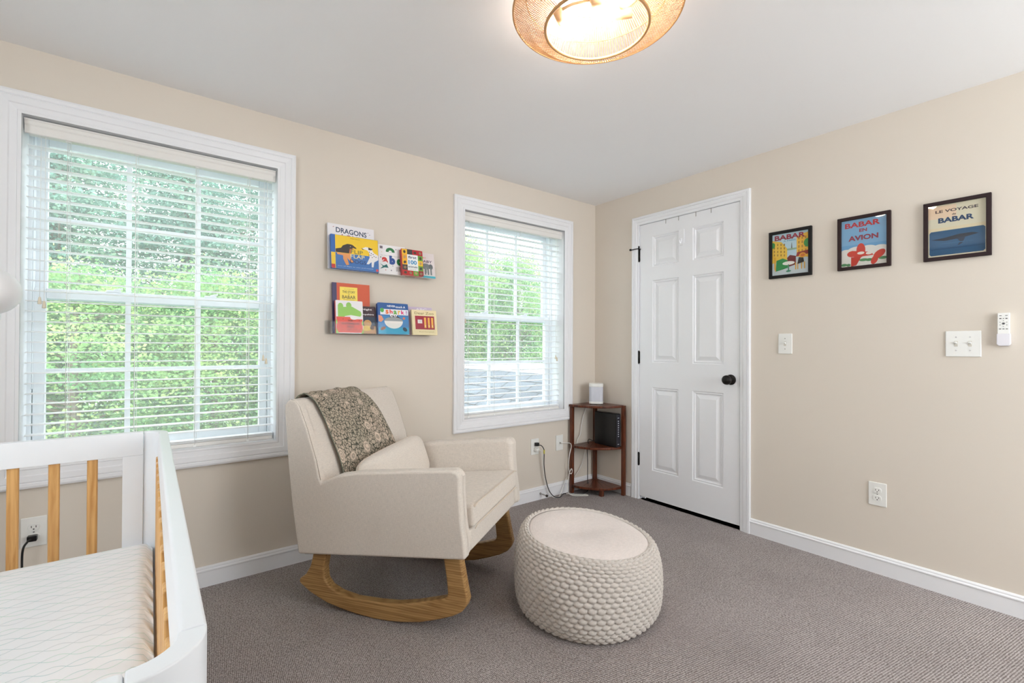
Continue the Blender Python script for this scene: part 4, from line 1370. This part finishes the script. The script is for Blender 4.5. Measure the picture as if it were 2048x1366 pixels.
cord('power_cord', 'white power cord from the lower socket lying along the skirting to the stand', [(-.650, -.030, .374), (-.634, -.048, .372), (-.618, -.050, .35), (-.604, -.036, .30), (-.594, -.030, .22), (-.574, -.030, .14), (-.55, -.040, .06), (-.515, -.052, .010), (-.47, -.066, .004), (-.44, -.060, .03), (-.40, -.035, .045), (-.34, -.022, .12), (-.27, -.020, .10), (-.19, -.018, .17), (-.145, -.018, .25), (-.12, -.018, .33)], .0028, m_wc,
     ((-.664, -.036, .364), (-.636, -.0088, .388), m_plate))
cord('speaker_cord', 'thin white cord hanging down from the speaker behind the stand', [(-.115, -.090, .715), (-.10, -.02, .700), (-.120, -.016, .64), (-.150, -.014, .58), (-.175, -.016, .50), (-.185, -.016, .44), (-.215, -.016, .40), (-.245, -.018, .31), (-.28, -.020, .26), (-.290, -.014, .24)], .0028, m_wc)
cord('coaxial_cable', 'white cable from the wall jack hanging in a small loop to the floor', [(-.403, -.022, .395), (-.375, -.035, .394), (-.330, -.045, .388), (-.318, -.046, .36), (-.335, -.045, .30), (-.348, -.045, .22), (-.335, -.045, .165), (-.316, -.045, .15), (-.308, -.048, .17), (-.318, -.050, .19), (-.340, -.052, .165), (-.360, -.056, .10), (-.375, -.07, .03), (-.36, -.10, .006), (-.30, -.15, .004), (-.262, -.17, .004), (-.262, -.145, .004), (-.32, -.10, .005), (-.385, -.06, .012)], .0032, m_wc)
cord('modem_cord', 'short black cord looping off the back of the modem', [(-.108, -.100, .385), (-.130, -.085, .395), (-.160, -.085, .405), (-.178, -.09, .390), (-.172, -.092, .3735)], .0026, m_bc)
cord('power_cord', 'black power cord plugged in behind the crib slats', [(-3.262, -.028, .372), (-3.272, -.045, .368), (-3.285, -.046, .33), (-3.285, -.04, .20), (-3.28, -.03, .07), (-3.28, -.04, .006), (-3.4, -.06, .004)], .0036, m_bc,
     ((-3.276, -.034, .362), (-3.248, -.0088, .384), m_dark))

# ------------------------------------------------------------------ crib
cr = thing('baby_crib', 'white baby crib with natural wood slats in the left foreground', 'crib', (-3.24, -1.48, 0))
CX0, CX1, CY0, CY1, CT = -3.625, -2.857, -2.158, -.790, .870
T = .023
RH = .068
bv = .004
# far end panel
bx('top_rail', (CX0 + .05, CY1 - .045, CT - RH), (CX1 - .0588, CY1 - .018, CT), m_crib, cr, .001)
bx('post', (CX1 - .1065, CY1 - .045, .0), (CX1 - .0588, CY1 - .018, CT - RH - .0003), m_crib, cr, .0008)
# far right corner post, rounded outside
def corner_post(cx, cy, sx, sy, name='corner_post'):
    """quarter-round shell: outside corner at cx,cy; sx,sy point inward"""
    R_, r_ = .058, .035
    out = []; inn = []
    for k in range(9):
        a = pi / 2 * k / 8
        out.append((cx + sx * (R_ - R_ * sin(a)), cy + sy * (R_ - R_ * cos(a))))
        inn.append((cx + sx * (R_ - r_ * sin(a)), cy + sy * (R_ - r_ * cos(a))))
    return M().prism(out + inn[::-1], f3, 0.0, CT).build(name, m_crib, cr, bevel=.002)
corner_post(CX1, CY0, -1, 1)
corner_post(CX1, CY1 - .018 + .0, -1, -1)
corner_post(CX0, CY0, 1, 1); corner_post(CX0, CY1 - .018, 1, -1)
# long side rails (right and left)
for xa, xb in ((CX1 - T, CX1), (CX0, CX0 + T)):
    sg = -1 if xb > -3 else 1
    xo_ = xb if xb > -3 else xa
    M().prism([(xo_, CT), (xo_ + sg * .0195, CT), (xo_ + sg * .0225, CT - .005), (xo_ + sg * .0250, CT - RH), (xo_, CT - RH)], lambda a, z, d: (a, d, z), CY0 + .0585, CY1 - .0765).build('top_rail', m_crib, cr, bevel=.003)
    bx('bottom_rail', (xa, CY0 + .0585, .18), (xb, CY1 - .0765, .235), m_crib, cr, bv)
    n = 16
    for k in range(n):
        y = CY0 + .0585 + (CY1 - .0765 - CY0 - .0585) * (k + .5) / n
        xm = (xa + xb) / 2
        xo = xo_ + sg * .0205
        M().box((xo - .0085, y - .0175, .230), (xo + .0085, y + .0175, CT - RH + .0002)).build('slat', m_pine, cr, bevel=.003)
# ends
bx('top_rail', (CX0 + .0585, CY0, CT - RH), (CX1 - .0585, CY0 + T, CT), m_crib, cr, bv)
for ya, yb in ((CY0, CY0 + T), (CY1 - .043, CY1 - .020)):
    bx('bottom_rail', (CX0 + .0585, ya, .18), (CX1 - .062, yb, .235), m_crib, cr, bv)
for x in (-3.030, -3.109, -3.188, -3.267, -3.346, -3.425, -3.504):
    M().box((x - .0115, CY1 - .038, .230), (x + .0115, CY1 - .026, CT - RH + .004)).build('slat', m_pine, cr, bevel=.003)
    M().box((x - .0115, CY0 + .005, .230), (x + .0115, CY0 + .017, CT - RH + .004)).build('slat', m_pine, cr, bevel=.003)
bx('mattress_support', (CX0 + .06, CY0 + .04, .425), (CX1 - .060, CY1 - .055, .440), m_crib, cr)
# mattress
mt = M()
x0, x1, y0, y1 = CX0 + .040, CX1 - .0345, CY0 + .028, CY1 - .050
nx, ny = 46, 74
def mtp(i, j):
    a, b = i / (nx - 1), j / (ny - 1)
    x = x0 + (x1 - x0) * a; y = y0 + (y1 - y0) * b
    e = min(x - x0, x1 - x, y - y0, y1 - y)
    z = .548 - .030 * max(0, 1 - e / .03) ** 2
    q = .0006 * sin(y * 70 + 2 * sin(x * 9)) * max(0, 1 - (x1 - x) / .12)
    return (x, y, z + q)
mt.grid(nx, ny, mtp, None, True)
rim = [(i, 0) for i in range(nx)] + [(nx - 1, j) for j in range(1, ny)] + [(i, ny - 1) for i in range(nx - 2, -1, -1)] + [(0, j) for j in range(ny - 2, 0, -1)]
ct = [mtp(*r) for r in rim]
n = len(ct)
vs = ct + [(x, y, .505) for x, y, z in ct] + [(x, y, .4415) for x, y, z in ct]
fs = [(k, (k + 1) % n, n + (k + 1) % n, n + k) for k in range(n)] + [(n + k, n + (k + 1) % n, 2 * n + (k + 1) % n, 2 * n + k) for k in range(n)] + [tuple(range(2 * n, 3 * n))]
mt.add(vs, fs, None, True)
mo = mt.build('crib_mattress', m_sheet)
tag(mo, 'crib mattress in a white fitted sheet with thin wavy teal lines', 'mattress')

# ------------------------------------------------------------------ globe floor lamp at the left edge
gl = thing('globe_floor_lamp', 'white round globe lamp shade at the left edge in front of the window', 'floor lamp', (-3.326, -.33, 0))
G = (-3.326, -.33, 1.309)
M().lathe([(.078 * cos(a), .078 * sin(a)) for a in [(-pi / 2 + pi * k / 18) * .998 for k in range(19)]], G, 36).build('globe_shade', plain('opal_glass', (236, 236, 238), .3, var=.01), gl)
M().tube([(G[0], G[1], .02), (G[0], G[1], G[2] - .075)], .008, 12).build('pole', m_crib, gl)
M().lathe([(.12, 0), (.12, .014), (.10, .02), (.01, .024)], (G[0], G[1], 0), 32).build('base', m_crib, gl)
M().lathe([(.022, -.10), (.028, -.09), (.028, -.070), (.01, -.066)], G, 20).build('socket_cup', m_crib, gl)

# ------------------------------------------------------------------ ceiling lamp
LC = (-1.788, -1.617)
cl = thing('rattan_ceiling_lamp', 'round woven rattan ceiling lamp with glowing bulbs', 'ceiling lamp', (LC[0], LC[1], H))
def mk_rattan():
    n = NT('rattan_strands')
    nz = n.n('ShaderNodeTexNoise'); nz.inputs['Scale'].default_value = 40
    n.l(n.coords(), nz.inputs['Vector'])
    c = n.ramp(nz.outputs[0], [(.3, (206, 170, 124)), (.7, (234, 204, 162))])
    n.color(c)
    tr = n.n('ShaderNodeBsdfTranslucent'); n.l(c, tr.inputs[0])
    mx = n.n('ShaderNodeMixShader'); mx.inputs[0].default_value = .4
    n.fin(.6)
    n.l(n.b.outputs[0], mx.inputs[1]); n.l(tr.outputs[0], mx.inputs[2]); n.l(mx.outputs[0], n.out.inputs[0])
    return n.m
m_rat = mk_rattan()
R1, z1, R2, z2, R3, z3 = .265, 2.193, .162, 2.145, .165, 2.292
sd = M()
NS_ = 170
for k in range(NS_):
    a = 2 * pi * k / NS_
    b = a + .035
    p = lambda r, z, q: (LC[0] + r * cos(q), LC[1] + r * sin(q), z)
    sd.tube([p(R2, z2, a), p((R1 + R2) / 2, (z1 + z2) / 2 - .006, a + .01), p(R1, z1, b)], .0013, 5, caps=False)
    sd.tube([p(R1, z1, b), p((R1 * .62 + R3 * .38), z1 + .055, b), p(R3, z3, a + .02)], .0015, 5, caps=False)
sd.build('rattan_strands', m_rat, cl)
rg_ = M()
for R, z, r in ((R1, z1, .0035), (R2, z2, .005), (R3, z3, .004), ((R1 * .62 + R3 * .38) - .002, z1 + .055, .002)):
    rg_.tube([(LC[0] + R * cos(2 * pi * k / 80), LC[1] + R * sin(2 * pi * k / 80), z) for k in range(80)], r, 8, closed=True)
rg_.build('shade_rings', plain('rattan_ring', (196, 150, 100), .6), cl)
M().lathe([(.07, 0), (.07, -.018), (.055, -.026), (.02, -.03), (.02, -.055)], (LC[0], LC[1], H), 32).build('ceiling_canopy', plain('brass_warm', (226, 196, 150), .35, .5), cl)
m_bulb = emis('bulb_glow', (255, 239, 226), 140.0)
m_sock = plain('socket_tan', (230, 196, 150), .4)
rt = Vector((_R.x, _R.y, 0)).normalized(); fw_ = Vector((_F.x, _F.y, 0)).normalized()
hub = Vector((LC[0], LC[1], 2.238))
for (ax, ay), (bx2, by2) in (((-.120, .040), (.42, .90)), ((.120, .045), (-.98, .12)), ((.0, -.125), (.60, -.1))):
    c = Vector((LC[0], LC[1], 2.226)) + rt * ax + fw_ * ay
    d = (rt * bx2 + fw_ * by2 + Vector((0, 0, -.06))).normalized()
    M().tube([hub, hub.lerp(c, .6) + Vector((0, 0, .008)), c], .005, 8).build('socket_arm', m_sock, cl)
    sk = M().tube([c - d * .004, c + d * .052], .016, 16).build('socket', m_sock, cl)
    rs_ = [(.0, .012), (.012, .013), (.028, .020), (.046, .025), (.062, .024), (.074, .015), (.079, .003)]
    M().tube([c + d * (.048 + q) for q, _ in rs_], [r for _, r in rs_], 16).build('light_bulb', m_bulb, cl)
M().lathe([(.016, 2.215), (.022, 2.222), (.022, 2.250), (.016, 2.256)], (LC[0], LC[1], 0), 20).build('hub', m_sock, cl)

# ------------------------------------------------------------------ outside
lawn = NT('grass_ground'); nz = lawn.n('ShaderNodeTexNoise'); nz.inputs['Scale'].default_value = 3
lawn.l(lawn.coords(), nz.inputs['Vector']); lawn.color(lawn.ramp(nz.outputs[0], [(.35, (68, 98, 60)), (.65, (106, 134, 78))])); m_lawn = lawn.fin(.95)
tag(bx('lawn', (-30, .6, -3.2), (34, 40, -3.0), m_lawn), kind='structure')

def mk_shingle():
    n = NT('grey_shingles')
    v = n.coords((1, 1, 1), (0, 0, radians(90)))
    b = n.n('ShaderNodeTexBrick')
    b.inputs['Scale'].default_value = 1
    b.inputs['Mortar Size'].default_value = .009
    b.inputs['Brick Width'].default_value = .42
    b.inputs['Row Height'].default_value = .17
    b.inputs['Color1'].default_value = lin((86, 91, 100)); b.inputs['Color2'].default_value = lin((100, 106, 115)); b.inputs['Mortar'].default_value = lin((20, 23, 29))
    n.l(v, b.inputs['Vector'])
    nz = n.n('ShaderNodeTexNoise'); nz.inputs['Scale'].default_value = 60; n.l(n.coords(), nz.inputs['Vector'])
    c = n.mix(.25, b.outputs[0], n.ramp(nz.outputs[0], [(.3, (150, 156, 166)), (.7, (235, 238, 244))]), 'MULTIPLY')
    n.color(c)
    return n.fin(.9)
ms = mk_shingle()
rf = thing('garage_roof', None, None, (.0, 2.4, -3.0), kind='structure')
ang = atan2(.5, 1)
o = M().box((-1.75, .35, .0), (0, 4.4, .04)).build('roof_slope', ms, None)
o.location = (.42, 0, .90); o.rotation_euler = (0, -ang, 0)
o.parent = rf; o.matrix_parent_inverse = XF[rf.name].inverted()
o2 = M().box((0, .35, .0), (2.6, 4.4, .04)).build('roof_slope', ms, None)
o2.location = (.42, 0, .90); o2.rotation_euler = (0, ang, 0)
o2.parent = rf; o2.matrix_parent_inverse = XF[rf.name].inverted()
M().box((-.9, .5, -3.0), (2.4, 4.2, .1)).build('garage_wall', plain('siding', (150, 152, 154), .7), rf)
M().prism([(.25, .86), (.42, .955), (.59, .86), (.42, .92)], lambda a, b, d: (a, d, b), .35, 4.4).build('ridge_cap', plain('ridge_cap', (150, 154, 162), .85), rf)

def leaves(name, m, n, seed, R, Hh, layered=False, size=.075, clumps=60):
    rg = random.Random(seed)
    mb = M()
    cl_ = []
    for _ in range(clumps):
        if layered:
            h = rg.uniform(0, 1); rr = R * (1.05 - h * .8) * rg.uniform(.25, 1)
            a = rg.uniform(0, 2 * pi)
            cl_.append((rr * cos(a), rr * sin(a), h * Hh, .55 * R * .5, .16))
        else:
            a = rg.uniform(0, 2 * pi); h = rg.uniform(0, 1)
            rr = R * math.sqrt(max(.05, 1 - (2 * h - 1) ** 2)) * rg.uniform(.45, 1.0)
            cl_.append((rr * cos(a), rr * sin(a), h * Hh, R * .30, R * .17))
    vs = []; fs = []
    for k in range(n):
        c = cl_[rg.randrange(len(cl_))]
        x = c[0] + rg.gauss(0, c[3] * .6); y = c[1] + rg.gauss(0, c[3] * .6); z = c[2] + rg.gauss(0, c[4] * .6)
        d = Vector((rg.gauss(0, 1), rg.gauss(0, 1), rg.gauss(0, .45))).normalized()
        w = d.cross(Vector((rg.gauss(0, 1), rg.gauss(0, 1), rg.gauss(0, 1)))).normalized()
        s = size * rg.uniform(.6, 1.3)
        o_ = Vector((x, y, z)); b = len(vs)
        vs += [tuple(o_), tuple(o_ + d * s * .5 + w * s * .34), tuple(o_ + d * s), tuple(o_ + d * s * .5 - w * s * .34)]
        fs.append((b, b + 1, b + 2, b + 3))
    me = bpy.data.meshes.new(name); me.from_pydata(vs, [], fs); me.materials.append(m)
    return me
def trunk_mesh(h, r, seed):
    rg = random.Random(seed)
    mb = M()
    mb.tube([(0, 0, -.3), (.05, .03, h * .4), (-.04, .05, h * .75), (.02, 0, h)], [r, r * .8, r * .55, r * .15], 8)
    for k in range(16):
        z = h * rg.uniform(.35, .95); a = rg.uniform(0, 2 * pi); l = (h - z) * .35 + .5
        mb.tube([(0, 0, z), (l * .5 * cos(a), l * .5 * sin(a), z + l * .18), (l * cos(a), l * sin(a), z + l * .30)], [r * .22, r * .14, r * .04], 5)
    me = bpy.data.meshes.new('trunk'); me.from_pydata(mb.v, [], mb.f); me.materials.append(m_bark)
    return me
CR = {'dark': (leaves('crown_dark', m_leaf_dark, 62000, 3, 1.9, 6.6, True, .070, 190), trunk_mesh(9.6, .16, 1), 2.6),
      'lite': (leaves('crown_lite', m_leaf_lite, 46000, 5, 1.8, 4.4, False, .064, 110), trunk_mesh(6.2, .11, 2), 1.6),
      'bush': (leaves('crown_bush', m_leaf_lite, 60000, 7, 1.5, 2.3, False, .046, 110), trunk_mesh(2.2, .05, 3), .2)}
def tree(kind, x, y, sc, rz, label, zs=1.0):
    me, tk, z0 = CR[kind]
    cat = 'shrub' if kind == 'bush' else 'tree'
    t = thing('leafy_shrub' if kind == 'bush' else ('dark_tree' if kind == 'dark' else 'leafy_tree'), label, cat, (x, y, -3.0), (0, 0, rz),
              group={'dark': 'dark trees beyond the windows', 'lite': 'bright leafy trees beyond the windows', 'bush': 'bright shrubs below the windows'}[kind])
    f = bpy.data.objects.new('foliage', me); COL.objects.link(f); f.parent = t; f.scale = (sc, sc, sc * zs); f.location = (0, 0, z0 * sc * zs)
    k = bpy.data.objects.new('trunk', tk); COL.objects.link(k); k.parent = t; k.scale = (sc, sc, sc * zs)
D = 'tall dark green tree standing behind the bright ones outside the left window'
D2 = 'dark tree behind the leafy trees outside the corner window'
B = 'bright green leafy tree seen through the left window blind'
B2 = 'bright leafy tree beyond the grey roof outside the corner window'
SH = 'bright green shrub low outside the left window'
for x, y, s, r in ((-6.2, 9.6, 1.0, .3), (-4.2, 9.0, .95, 1.7), (-2.3, 9.6, 1.0, 2.9), (-.4, 9.2, .95, 4.1)):
    tree('dark', x, y, s, r, D)
for x, y, s, r in ((-5.4, 6.9, .86, .2), (-3.7, 6.2, .84, 1.1), (-2.0, 6.8, .86, 2.3), (-.3, 7.0, .9, 3.3)):
    tree('lite', x, y, s, r, B)
for x, y, s, r in ((-4.6, 3.9, .85, .4), (-3.0, 3.6, .85, 1.9), (-1.5, 5.4, .8, 3.1)):
    tree('bush', x, y, s, r, SH)
for x, y, s, r, q in ((1.9, 8.0, .84, .6, 1.3), (3.6, 8.2, .80, 1.5, 1.42), (5.2, 7.6, .84, 2.6, 1.28), (6.9, 7.6, .82, 3.9, 1.3), (8.8, 8.6, .9, 4.4, 1.3), (4.6, 9.9, .95, 5.1, 1.25)):
    tree('lite', x, y, s, r, B2, q)
for x, y, s, r in ((4.4, 11.5, .66, 1.2), (7.0, 11.0, .68, 3.2), (9.6, 12.0, .7, 3.9)):
    tree('dark', x, y, s, r, D2)
